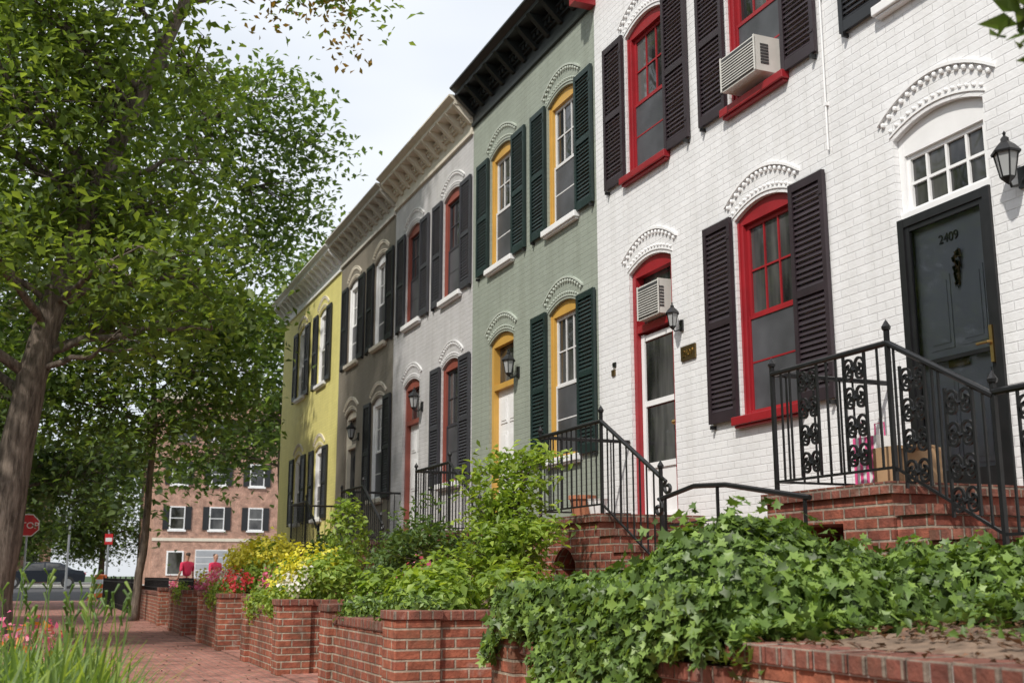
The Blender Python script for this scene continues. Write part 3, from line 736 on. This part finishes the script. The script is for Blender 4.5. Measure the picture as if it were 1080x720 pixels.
clA=[(-2,18,6,1.5),(-1,17,7.8,1.5),(.2,18.5,6.1,1.2),(1.3,18,6.6,1.2),(1.9,17.2,5.5,.8),(.5,18,8.2,1.4),(1.8,18.6,9.4,.9),(.2,17,10.2,1.6),
     (-1.5,18,10,1.7),(3.1,18,11.2,.8),(4.2,18,11.0,.5),(2.0,17.5,11.8,1.1),(-3,18,8,1.8),(-3.5,17,5.2,1.6),(-1.2,15.6,5.4,1.0),(2.1,18,7.6,.6),(0,18.5,12.2,1.8),(.7,16.2,5.3,.8),(-2.5,20,4.6,1.3),(3.0,19,12.5,1.0),(.9,18.6,4.8,.8),(2.2,17.4,4.7,.45),(-.4,17,9,1.2),(-.2,17.6,6.9,1.1),(1.2,17.0,4.3,.5)]
tree('street_tree',[(-.58,18,-.1),(-.50,18,1.5),(-.36,18,3.2),(-.08,18,5),(.45,17.9,7),(1.1,18,9),(1.8,18,11)],.30,clA,36,50,.165,'leafA',seed=3,extra=[((4.0,18,10.8),.7,90),((4.3,18,9.9),.5,40),((2.9,18,10.4),.6,40),((1.5,17.5,10.8),1.0,40)])
clB=[(3.3,28,8.2,1.8),(5.2,29,11,1.5),(5.9,28.5,12.3,1.0),(1.5,28,10,2.0),(3.4,28,12.4,1.9),(0,28,7,2),(3.1,27.5,5.8,1.4),(1.2,28,5.2,1.6),(3.9,28.3,6.9,1.1),(-1.5,28,9,2),(1,28,12.6,1.8),(-1,29,5.2,1.5),(4.5,29,9.4,1.2),(-2.5,28,12,2),(2.2,26,7.3,1.3),(4.8,28,13.2,1.1),(3.6,29,4.9,1.0),(2.3,27,4.4,.9)]
tree('street_tree',[(2.2,29,-.1),(2.35,29,2),(2.4,29,4),(2.3,28.6,7),(2.4,28,10),(2.8,28,12.5)],.105,clB,30,50,.20,'leafB',spr=.5,seed=5)
def fartree(loc,h,w,seed,mat='leafC',ls=.3,z0=.3,nl=34,r=None):
    random.seed(seed); cl=[]
    x,y=loc; zb=zf(y)-.1
    for i in range(17):
        a=random.uniform(0,6.28); q=random.uniform(.15,1)**.6; zz=random.uniform(z0,1.0)
        ww=w*math.sqrt(max(.15,1-((zz-.55)/.55)**2))
        cl.append((x+ww*.75*q*math.cos(a),y+ww*.75*q*math.sin(a),zb+h*zz,w*.36))
    return tree('street_tree',[(x,y,zb),(x+.1,y,zb+h*.2),(x-.1,y,zb+h*.45),(x+.2,y,zb+h*.8)],r or h*.02,cl,18,nl,ls,mat,spr=.65,seed=seed)
fartree((-1.6,41),14,5.5,11,z0=.32,r=.2)
fartree((8.2,42.5),13,4.8,12,z0=.42,mat='leafB',r=.15)
fartree((-6.5,52),13,6,13,z0=.22)
t1=fartree((-9.5,24),13,5.5,14,'leafB',z0=.2)
def clone(src,dx,dy,rot,s=1.0):
    p=empty('street_tree',(dx,dy,0)); p.rotation_euler=(0,0,rot); p.scale=(s,s,s)
    for ch in src.children:
        o=bpy.data.objects.new(ch.name,ch.data); SC.collection.objects.link(o); o.parent=p
    return p
def clone_at(src,ox,oy,x,y,rot,s):
    c,sn=math.cos(rot),math.sin(rot)
    return clone(src,x-s*(c*ox-sn*oy),y-s*(sn*ox+c*oy),rot,s)
for (x,y,r,s) in ((-14,8,1.0,.9),(-12.5,40,2.2,1.05),(-3,86,.5,1.0),(4.5,90,3.2,1.0),(-10,92,1.3,1.2),(-17,80,5.1,1.2),(-24,70,2.0,1.3),(20,93,2.9,1.2)):
    clone_at(t1,-9.5,24,x,y,r,s)
tree('young_street_tree',[(3.9,-1.2,.7),(3.85,-1.1,2.2),(3.7,-.9,3.6),(3.5,-.6,4.6)],.09,[(2.42,2.02,2.54,.16),(3.4,-.6,4.8,.6)],800,9,.085,'leafC',spr=.06,seed=21)
rng=np.random.default_rng(99); random.seed(99)
def ivyfield(x0,x1,y0,y1,zfun,n):
    x=rng.uniform(x0,x1,n); y=rng.uniform(y0,y1,n); z=zfun(x,y)
    e=.03; gx=(zfun(x+e,y)-zfun(x-e,y))/(2*e); gy=(zfun(x,y+e)-zfun(x,y-e))/(2*e)
    Nn=np.stack([-gx,-gy,np.ones_like(gx)],1); Nn/=np.linalg.norm(Nn,axis=1,keepdims=True)
    P=np.stack([x,y,z],1)+Nn*(rng.uniform(0,1,len(x))**2*-.16+.05)[:,None]
    return P,Nn+rng.normal(size=Nn.shape)*.5
def humps(x,y,base,L):
    z=base+.06*np.sin(x*6+1)*np.sin(y*5)+.04*np.sin(x*13+y*11)
    for (cx,cy,rx,ry,h) in L:
        z=np.maximum(z,base+h*np.sqrt(np.maximum(0,1-((x-cx)/rx)**2-((y-cy)/ry)**2))+.05*np.sin(x*17)*np.sin(y*15)+.04*np.sin(x*9-y*23))
    return z
p=empty('ivy_hedge')
H=[(3.15,4.75,.50,.52,.40),(3.0,5.4,.5,.5,.20),(3.2,4.2,.4,.4,.22),(2.85,5.9,.4,.4,.12)]
P1,N1=ivyfield(2.45,4.0,3.75,6.2,lambda x,y:humps(x,y,.81,H),19000)
n=9000; y=rng.uniform(3.95,6.25,n); z=.45+.55*rng.random(n)
low=.62+.09*np.sin(y*3.3+.8)+.07*np.sin(y*7.9)+.05*np.sin(y*19)-.05*(y>4.4)*(y<5.6)
keep=z>low; y=y[keep]; z=z[keep]; x=2.44+rng.uniform(-.08,.09,len(y))+(z-.6)*.2
P2=np.stack([x,y,z],1); N2=np.tile([-1.0,-.1,.5],(len(y),1))+rng.normal(size=P2.shape)*.5
P3,d3=ell(6500,(3.12,4.72,.88),(.54,.56,.42),.80); P3+=d3*(.05*np.sin(P3[:,0]*23+P3[:,1]*13)*np.sin(P3[:,2]*19))[:,None]; m=(P3[:,2]>.72); P3=P3[m]; d3=d3[m]
P4,d4=ell(260,(3.12,4.75,.90),(.62,.64,.52),.97); m=P4[:,2]>.9; P4=P4[m]; d4=d4[m]
leafmesh('ivy_leaves',np.vstack([P1,P2,P3,P4]),np.vstack([N1,N2,d3+rng.normal(size=d3.shape)*.5+np.array([0,0,.3]),d4+rng.normal(size=d4.shape)*.6]),.060,'ivy',.85,.10,p,shape=IVY)
mb=MB()
for i in range(60):
    a=random.uniform(0,6.28); r=random.uniform(.1,.42); mb.tube([(3.12,4.75,.75),(3.12+r*.5*math.cos(a),4.75+r*.5*math.sin(a),1.0),(3.12+r*math.cos(a),4.75+r*math.sin(a),.92+.28*(1-r))],[.02,.012,.005],'bark',4,False)
mb.build('woody_stems',p)
p=empty('ivy_ground_cover')
H2=[(4.2,4.4,.5,.9,.20),(4.3,3.3,.5,.8,.20),(3.95,5.2,.5,.5,.22),(4.3,2.4,.6,.8,.2)]
P1,N1=ivyfield(3.45,4.8,1.8,6.1,lambda x,y:humps(x,y,.93,H2)-.25*np.maximum(0,3.8-x+.10*np.sin(y*5)+.06*np.sin(y*13)),18000)
leafmesh('ivy_leaves',P1,N1,.058,'ivy',.85,.10,p,shape=IVY)
def smalltree(name,base,blobs,size,mat,n):
    p=empty(name); mb=MB(); b=Vector(base)
    for (c,r) in blobs:
        c=Vector(c); mb.tube([b+Vector((random.uniform(-.04,.04),random.uniform(-.04,.04),0)),(b+c)/2+Vector((0,0,.1)),c],[.022,.014,.006],'bark',5,False)
        for i in range(7):
            e=c+Vector((random.uniform(-r,r),random.uniform(-r,r),random.uniform(-r,r)*.6)); mb.tube([(b+c)/2+Vector((0,0,.1)),(c+e)/2,e],[.009,.006,.003],'bark',3,False)
    mb.build('stems',p)
    L=[];Ln=[]
    for (c,r) in blobs:
        for k in range(9):
            s=np.array(c)+rng.normal(size=3)*r*.5; q=int(n*r*3); o=rng.normal(size=(q,3))*np.array([.13,.13,.05]); L.append(s+o); Ln.append(rng.normal(size=(q,3))*.5+np.array([0,0,1]))
    leafmesh('foliage',np.vstack(L),np.vstack(Ln),size,mat,.45,.1,p,droop=.5); return p
smalltree('ornamental_maple_shrub',(4.0,9.9,.95),[((4.05,9.8,1.92),.24),((3.95,10.1,1.68),.28),((4.1,9.6,1.62),.26),((4.0,9.75,1.4),.30),((4.1,10.2,1.35),.3),((3.8,9.9,1.2),.28),((4.2,9.8,2.12),.13),((3.9,9.6,1.2),.22)],.085,'lime',75)
smalltree('nandina_shrub',(4.0,12.2,.9),[((4.0,12.1,1.55),.22),((3.95,12.45,1.45),.25),((4.1,11.9,1.35),.25),((4.0,12.3,1.2),.3),((3.8,12.7,1.25),.25)],.08,'shrub',70)
bush('boxwood_shrub',[((4.2,13.6,1.2),(.4,.4,.35),1800),((4.3,14.6,1.15),(.35,.4,.3),1500)],.05,'shrub')
bush('hosta_bed',[((3.0,8.9,.86),(.32,.35,.20),700),((3.2,9.7,.9),(.35,.35,.22),700),((2.95,10.2,.85),(.3,.3,.2),520),((3.6,8.8,.92),(.35,.35,.18),550),((3.5,10.2,.97),(.3,.3,.22),550)],.085,'lime',1.2,.6,up=1.0)
bush('ground_cover_plants',[((2.75,8.8,.76),(.25,.5,.12),900),((2.75,10.0,.76),(.25,.5,.13),900)],.05,'ivy',1.2)
bush('yellow_flowering_shrub',[((3.1,13.0,1.0),(.35,.4,.3),1300),((3.0,14.0,.98),(.4,.45,.28),1300),((3.3,17.6,1.12),(.4,.5,.36),1200),((3.2,18.7,1.08),(.4,.5,.3),1200)],.07,'lime',1.2,up=.8)
bush('yellow_blossom',[((3.0,13.5,1.15),(.36,.55,.20),800),((2.75,13.8,.9),(.2,.5,.14),300),((3.3,17.7,1.38),(.42,.55,.22),1300),((3.15,18.6,1.30),(.42,.55,.22),1300),((3.1,22.3,.98),(.35,.5,.12),320)],.055,'yellowfl',1,.9)
bush('trailing_greenery',[((2.62,13.1,.72),(.22,.45,.18),1000),((2.6,14.3,.70),(.2,.45,.16),900),((2.65,17.8,.75),(.25,.8,.2),1100),((2.7,22.4,.70),(.3,1.0,.18),1200)],.06,'lime',1,up=.3)
bush('pink_flowers',[((2.75,18.9,1.0),(.22,.6,.14),420),((2.75,14.4,1.0),(.18,.4,.10),180),((2.8,21.6,.85),(.2,.4,.09),300),((3.0,26.5,.82),(.3,.8,.09),340),((3.3,10.3,1.08),(.2,.2,.06),50)],.048,'pinkfl',1,.9)
bush('red_flowers',[((2.7,17.2,.98),(.2,.4,.12),200),((2.9,23.0,.82),(.2,.4,.08),180),((3.3,28.5,.84),(.4,.8,.08),240)],.045,'redfl',1,.9)
bush('white_flowers',[((2.7,12.9,.98),(.2,.3,.1),120),((2.9,20.0,1.05),(.2,.3,.1),80),((2.75,18.0,1.02),(.2,.4,.1),110)],.045,'whitefl',1,.9)
bush('garden_shrub',[((4.3,22.4,1.1),(.5,.6,.4),1500),((4.8,26.4,1.0),(.5,.7,.3),1400),((5.0,28.5,1.0),(.5,.9,.3),1500),((5.1,30.5,1.0),(.5,.8,.3),1300),((4.3,18,1.3),(.4,.6,.4),1200)],.09,'shrub')
bush('tall_border_plants',[((3.6,20.2,1.3),(.3,.3,.42),700),((4.2,16.6,1.6),(.3,.3,.6),700)],.09,'lime')
bush('hedge',[((7.2+i*.9,34.3,.6),(.6,.5,.6),700) for i in range(3)],.10,'shrub')
def blades(name,n,x0,x1,y0,y1,h,w,mat,par=None):
    mb=MB()
    for i in range(n):
        x=random.uniform(x0,x1); y=random.uniform(y0,y1); a=random.uniform(0,6.28); hh=h*random.uniform(.6,1.15); ww=w*random.uniform(.7,1.3)
        lean=random.uniform(.12,.55); dx,dy=math.cos(a),math.sin(a); px,py=-dy,dx; prev=None
        for k in range(7):
            t=k/6; r=lean*hh*t**2.0; z=hh*(t-.45*lean*t**3); wd=ww*(1-t**2.2)+.0008
            c=(x+dx*r,y+dy*r,.02+z); cur=((c[0]-px*wd,c[1]-py*wd,c[2]),(c[0]+px*wd,c[1]+py*wd,c[2]))
            if prev: mb.face([prev[0],prev[1],cur[1],cur[0]],mat)
            prev=cur
    return mb.build(name,par)
random.seed(5)
dl=empty('daylily_clump')
blades('leaves',1500,-1.2,.26,3.6,6.6,.86,.013,'blade',dl)
blades('back_leaves',1500,-1.3,.42,6.0,9.1,.66,.012,'blade',dl)
blades('edge_leaves',450,.0,.46,4.8,8.0,.68,.013,'blade',dl)
mb=MB()
for i in range(34):
    x=random.uniform(-.5,.45); y=random.uniform(4.6,8.2); h=random.uniform(.85,1.08); dx=random.uniform(-.1,.12)
    mb.tube([(x,y,0),(x+dx*.4,y,h*.6),(x+dx,y,h)],[.005,.004,.003],'blade',4,False)
    for q in range(4):
        z=h-q*.03; mb.tube([(x+dx,y,z),(x+dx+random.uniform(-.03,.03),y+random.uniform(-.03,.03),z+.04)],[.003,.007],'blade',5)
mb.build('flower_stalks',dl)
bush('bedding_flowers',[((-.05,8.6,.66),(.3,.4,.08),90)],.045,'pinkfl',1,.9); bush('orange_daylilies',[((.0,8.9,.66),(.2,.2,.08),24),((-.5,8.5,.7),(.3,.4,.08),30)],.06,'orangefl',1,.9)
n=1300; P=np.stack([rng.uniform(2.8,4.0,n),rng.uniform(1.5,4.2,n),np.full(n,.0)],1); P[:,2]=.80+.2*(P[:,0]-2.7)/3.3+.028
P2=np.stack([rng.uniform(.5,2.45,420),rng.uniform(6,30,420),np.full(420,.008)],1)
P5=np.stack([rng.uniform(2.52,2.78,120),rng.uniform(1.5,4.2,120),np.full(120,.812)],1)
PP=np.vstack([P,P2,P5])
leafmesh('leaf_litter',PP,np.tile([0,0,1.0],(len(PP),1))+rng.normal(size=(len(PP),3))*.3,.038,'dry',.6,.1)
bush('weeds',[((3.2,3.2,.86),(.3,.4,.06),160),((3.5,2.6,.9),(.3,.4,.07),160),((3.1,2.4,.86),(.15,.3,.06),80)],.045,'ivy')
# ---------------------------------------------------------------- far building
def farbuilding():
    p=empty('brick_apartment_building'); mb=MB(); y=80; z0=zf(80)-.1; x0,x1=7.0,40; h=12.5
    mb.box(x0,x1,y,y+12,z0,z0+h,'brickpink'); mb.box(x0-.2,x1,y-.25,y+12,z0+h,z0+h+.5,'t_cream')
    mb.box(x0-.05,x1,y-.05,y-.001,z0+2.95,z0+3.15,'t_cream')
    mb.build('walls',p); mb=MB()
    i=0; x=x0+1.5
    while x<x1-1:
        for fl in range(1,4):
            zz=z0+.7+fl*3.0
            mb.box(x-.5,x+.5,y-.06,y-.002,zz,zz+1.55,'t_white'); mb.box(x-.42,x+.42,y-.075,y-.061,zz+.08,zz+.74,'glass'); mb.box(x-.42,x+.42,y-.075,y-.061,zz+.81,zz+1.47,'glass')
            mb.box(x-.6,x+.6,y-.12,y-.003,zz-.12,zz-.001,'t_white')
            for s in (-1,1): mb.box(x+s*.53,x+s*.93,y-.07,y-.001,zz,zz+1.55,'s_black')
        if i%3==1:
            mb.box(x-1.3,x+1.3,y-.08,y-.002,z0+.1,z0+2.4,'t_lgrey')
            for q in range(5): mb.box(x-1.25,x+1.25,y-.10,y-.081,z0+.2+q*.44,z0+.56+q*.44,'door_grey')
        else:
            mb.box(x-.55,x+.55,y-.06,y-.002,z0+.7,z0+2.3,'t_white'); mb.box(x-.45,x+.45,y-.08,y-.061,z0+.8,z0+2.2,'glass')
        x+=2.6; i+=1
    mb.build('windows_and_doors',p)
farbuilding()
def farhouse(x0,x1,y,h,mat):
    p=empty('brick_townhouse'); mb=MB(); z0=zf(y)-.1
    mb.box(x0,x1,y,y+10,z0,z0+h,mat); mb.box(x0-.1,x1+.1,y-.3,y+10,z0+h,z0+h+.4,'t_white')
    n=max(2,int((x1-x0)/2.4))
    for i in range(n):
        x=x0+(i+.5)*(x1-x0)/n
        for fl in range(int(h//3)):
            zz=z0+.9+fl*3; mb.box(x-.5,x+.5,y-.06,y-.002,zz,zz+1.6,'t_white'); mb.box(x-.42,x+.42,y-.075,y-.061,zz+.08,zz+.76,'glass'); mb.box(x-.42,x+.42,y-.075,y-.061,zz+.84,zz+1.52,'glass')
    mb.build('walls_and_windows',p)
farhouse(-34,-22,97,9,'brick'); farhouse(-21,-11,98,9.5,'wall_lgrey'); farhouse(-10,1,99,9,'brickpink')
for (a,b,m_) in ((-20,-8,'brick'),(-8,4,'wall_taupe'),(4,15,'brickpink'),(15,28,'brick')):
    p=empty('brick_townhouse'); mb=MB(); mb.box(-26,-17,a+.01,b-.01,-.1,7.5,m_); mb.box(-17,-16.6,a+.01,b-.01,7.1,7.6,'t_cream')
    for i in range(4):
        y=a+(i+.5)*(b-a)/4
        for z in (1.5,4.8): mb.box(-16.999,-16.94,y-.5,y+.5,z,z+1.8,'t_white'); mb.box(-16.939,-16.93,y-.42,y+.42,z+.08,z+1.72,'glass')
    mb.build('walls_and_windows',p)
# ---------------------------------------------------------------- street furniture
def stopsign(x,y):
    p=empty('stop_sign'); z=zf(y); mb=MB(); mb.tube([(x,y,z-.1),(x,y,z+3.0)],.03,'steel',6)
    def octa(r,yy,m):
        return mb.face([(x+r*math.cos(math.pi/8+k*math.pi/4),yy,z+2.62+r*math.sin(math.pi/8+k*math.pi/4)) for k in range(8)],m)
    octa(.38,y-.045,'signwhite'); octa(.35,y-.049,'signred'); octa(.38,y-.040,'steel')
    mb.build('post_and_plate',p); text('STOP',.28,(x,y-.052,z+2.52),p,'signwhite',(math.pi/2,0,0),'lettering')
stopsign(-.36,40)
def pole(x,y,h,name,sign=None):
    p=empty(name); z=zf(y); mb=MB(); mb.tube([(x,y,z-.1),(x,y,z+h)],[.07,.05],'steel',8)
    if sign: mb.box(x-.2,x+.2,y-.06,y-.052,z+h-.65,z+h-.1,sign); mb.box(x-.16,x+.16,y-.064,y-.061,z+h-.5,z+h-.3,'signwhite')
    else:
        mb.tube([(x,y,z+h),(x-.4,y,z+h+.15),(x-.9,y,z+h+.15)],.035,'steel',6); mb.box(x-1.3,x-.8,y-.1,y+.1,z+h+.08,z+h+.2,'steel')
    mb.build('post',p)
pole(1.5,66,5.5,'street_lamp'); pole(3.4,64,2.9,'parking_sign','signred')
def cone(x,y):
    mb=MB(); z=zf(y)-.1
    mb.box(x-.25,x+.25,y-.25,y+.25,z,z+.04,'orange'); mb.lathe((x,y,z),[(.19,.04),(.14,.3)],'orange',12); mb.lathe((x,y,z),[(.142,.3),(.105,.48)],'signwhite',12); mb.lathe((x,y,z),[(.105,.48),(.08,.6)],'orange',12); mb.lathe((x,y,z),[(.082,.6),(.06,.72)],'signwhite',12); mb.lathe((x,y,z),[(.06,.72),(.035,.9),(0,.9)],'orange',12)
    mb.build('traffic_cone')
cone(2.3,53)
mb=MB(); z=zf(56)-.1
for i,(a,b_) in enumerate(((0,.2),(.2,.4),(.4,.6),(.6,.8),(.8,1.0))): mb.lathe((2.75,56,z),[(.30-.03*a,a),(.30-.03*b_,b_)],'orange' if i%2==0 else 'signwhite',14)
mb.lathe((2.75,56,z),[(.27,1.0),(.1,1.03),(.0,1.03)],'orange',14); mb.build('traffic_barrel')
def car(x,y,mat,flip=1,name='parked_car'):
    p=empty(name,(x,y,zf(y)-.115)); 
    if flip<0: p.rotation_euler=(0,0,math.pi)
    mb=MB()
    prof=[(-2.25,.35),(-2.28,.62),(-2.15,.80),(-1.3,.93),(-.55,1.38),(.15,1.46),(.95,1.40),(1.65,1.02),(2.15,.97),(2.28,.75),(2.25,.35)]
    def half(w,z): return .88 if z<.95 else .88-.28*(z-.95)/.5
    for s in (-1,1):
        mb.face([(a,s*half(0,z),z) for a,z in (prof if s<0 else prof[::-1])],mat)
    for (a,z),(b,w) in zip(prof[:-1],prof[1:]):
        mb.face([(a,-half(0,z),z),(a,half(0,z),z),(b,half(0,w),w),(b,-half(0,w),w)],mat)
    for s in (-1,1):
        def wq(pts): mb.face([(a,s*(half(0,z)+.012),z) for a,z in pts],'glass')
        wq([(-1.15,.98),(-.52,1.32),(.10,1.39),(.10,.98)]); wq([(.18,.98),(.18,1.39),(.90,1.34),(1.40,1.02)])
        for cx in (-1.42,1.38):
            mb.tube([(cx,s*.70,.33),(cx,s*.90,.33)],.33,'rubber',18); mb.tube([(cx,s*.901,.33),(cx,s*.915,.33)],.2,'steel',12)
    mb.face([(-1.24,-.80,.975),(-1.24,.80,.975),(-.62,.66,1.345),(-.62,-.66,1.345)],'glass')
    mb.box(-2.31,-2.27,-.75,-.45,.62,.74,'lampglass'); mb.box(-2.31,-2.27,.45,.75,.62,.74,'lampglass'); mb.box(2.27,2.30,-.8,-.5,.72,.88,'signred'); mb.box(2.27,2.30,.5,.8,.72,.88,'signred')
    mb.build('body_and_wheels',p)
car(.3,70,'carpaint'); car(-7.5,73,'carsilver',-1)
def person(name,loc,rot):
    p=empty(name,loc); p.rotation_euler=(0,0,rot)
    def skin(nm,verts,edges,mat,root=0):
        me=bpy.data.meshes.new(nm); me.from_pydata([v[:3] for v in verts],edges,[]); o=bpy.data.objects.new(nm,me); SC.collection.objects.link(o); o.parent=p
        o.modifiers.new('s','SKIN'); 
        for i,v in enumerate(verts):
            sv=me.skin_vertices[0].data[i]; sv.radius=(v[3],v[4] if len(v)>4 else v[3]*.8); sv.use_root=(i==root)
        su=o.modifiers.new('ss','SUBSURF'); su.levels=2; su.render_levels=2; me.materials.append(M[mat])
        return o
    skin('trousers',[(0,0,.92,.16,.12),(-.10,0,.84,.10),(-.11,.10,.48,.07),(-.11,.20,.10,.055),(.10,0,.84,.10),(.11,-.04,.48,.07),(.11,-.18,.12,.055),(0,0,1.0,.15,.11)],[(0,1),(1,2),(2,3),(0,4),(4,5),(5,6),(0,7)],'denim')
    skin('shirt',[(0,0,1.0,.16,.12),(0,0,1.2,.15,.11),(0,0,1.38,.17,.11),(0,0,1.46,.07,.06),(-.19,0,1.40,.065),(-.25,-.05,1.16,.05),(.19,0,1.40,.065),(.25,.05,1.16,.05)],[(0,1),(1,2),(2,3),(2,4),(4,5),(2,6),(6,7)],'redcloth')
    skin('forearms_l',[(-.25,-.05,1.17,.042),(-.24,.10,.98,.032),(-.23,.15,.91,.028)],[(0,1),(1,2)],'skin'); skin('forearms_r',[(.25,.05,1.17,.042),(.25,.03,.95,.032),(.25,.06,.86,.028)],[(0,1),(1,2)],'skin')
    for sx,hy,hz in ((-.23,.17,.88),(.25,.07,.83)):
        for f in range(4): skin('finger',[(sx-.03+f*.02,hy,hz+.02,.009),(sx-.03+f*.02,hy+.01,hz-.03,.008),(sx-.03+f*.02,hy+.025,hz-.065+abs(f-1.5)*.008,.007)],[(0,1),(1,2)],'skin')
        skin('thumb',[(sx+.03,hy,hz+.02,.01),(sx+.05,hy+.015,hz-.02,.008)],[(0,1)],'skin')
    skin('head',[(0,0,1.45,.05,.05),(0,.0,1.52,.052,.055),(0,.01,1.58,.07,.085),(0,.0,1.66,.078,.095),(0,0,1.72,.05,.06)],[(0,1),(1,2),(2,3),(3,4)],'skin')
    skin('hair',[(0,-.025,1.60,.06,.07),(0,-.02,1.67,.083,.095),(0,-.01,1.73,.06,.07)],[(0,1),(1,2)],'hair')
    mb=MB(); mb.hexa([(-.015,.09,1.585),(.015,.09,1.585),(.012,.08,1.585),(-.012,.08,1.585),(-.006,.09,1.635),(.006,.09,1.635),(.006,.08,1.635),(-.006,.08,1.635)],'skin')
    for s in (-1,1): mb.box(s*.03-.010,s*.03+.010,.088,.095,1.632,1.642,'hair'); mb.box(s*.078-.008,s*.078+.008,-.01,.02,1.60,1.655,'skin')
    mb.box(-.022,.022,.088,.094,1.565,1.572,'redcloth'); mb.build('face',p)
    mb=MB(); mb.box(-.155,-.065,.14,.38,0,.08,'hair'); mb.box(.065,.155,-.24,0,0,.08,'hair'); mb.build('shoes',p)
person('walking_pedestrian',(4.2,36.0,0),.5); person('walking_pedestrian',(5.25,37.6,0),-2.6)
# ---------------------------------------------------------------- sky, sun, camera
tosun=Vector((-.56,-.40,.73)).normalized()
el=math.asin(tosun.z); az=math.atan2(tosun.x,tosun.y)
w=bpy.data.worlds.new('World'); SC.world=w; w.use_nodes=True; nt=w.node_tree; bg=nt.nodes['Background']
sky=nt.nodes.new('ShaderNodeTexSky'); sky.sky_type='NISHITA'; sky.sun_disc=False; sky.sun_elevation=el; sky.sun_rotation=az%(2*math.pi)
sky.dust_density=2.0; sky.air_density=1.0
tc=nt.nodes.new('ShaderNodeTexCoord'); mp=nt.nodes.new('ShaderNodeMapping'); mp.inputs['Scale'].default_value=(1,1,2.5); nt.links.new(tc.outputs['Generated'],mp.inputs[0])
nz=nt.nodes.new('ShaderNodeTexNoise'); nz.inputs['Scale'].default_value=2.2; nz.inputs['Detail'].default_value=3; nt.links.new(mp.outputs[0],nz.inputs['Vector'])
rp=nt.nodes.new('ShaderNodeValToRGB'); nt.links.new(nz.outputs['Fac'],rp.inputs[0]); rp.color_ramp.elements[0].position=.35; rp.color_ramp.elements[0].color=(.68,.68,.68,1); rp.color_ramp.elements[1].position=.65; rp.color_ramp.elements[1].color=(1,1,1,1)
mx=nt.nodes.new('ShaderNodeMix'); mx.data_type='RGBA'; nt.links.new(rp.outputs[0],mx.inputs[0]); nt.links.new(sky.outputs[0],mx.inputs[6]); mx.inputs[7].default_value=(6.5,6.8,7.2,1)
nt.links.new(mx.outputs[2],bg.inputs[0]); bg.inputs[1].default_value=.15
sd=bpy.data.lights.new('sun','SUN'); sd.energy=3.9; sd.angle=math.radians(2.0); sd.color=(1,.95,.87)
so=bpy.data.objects.new('sun',sd); SC.collection.objects.link(so); so.rotation_euler=(-tosun).to_track_quat('-Z','Y').to_euler(); so.location=(0,0,30)
cd=bpy.data.cameras.new('camera'); cd.lens=40; cd.sensor_width=36; cd.clip_end=2000; cd.clip_start=.05
cd.dof.use_dof=True; cd.dof.focus_distance=9.5; cd.dof.aperture_fstop=4.0
co=bpy.data.objects.new('camera',cd); SC.collection.objects.link(co); co.location=(0,0,1.05)
co.rotation_euler=(math.radians(90+11.6),0,math.radians(-22.3)); SC.camera=co
SC.view_settings.view_transform='Standard'; SC.view_settings.look='None'; SC.view_settings.exposure=0
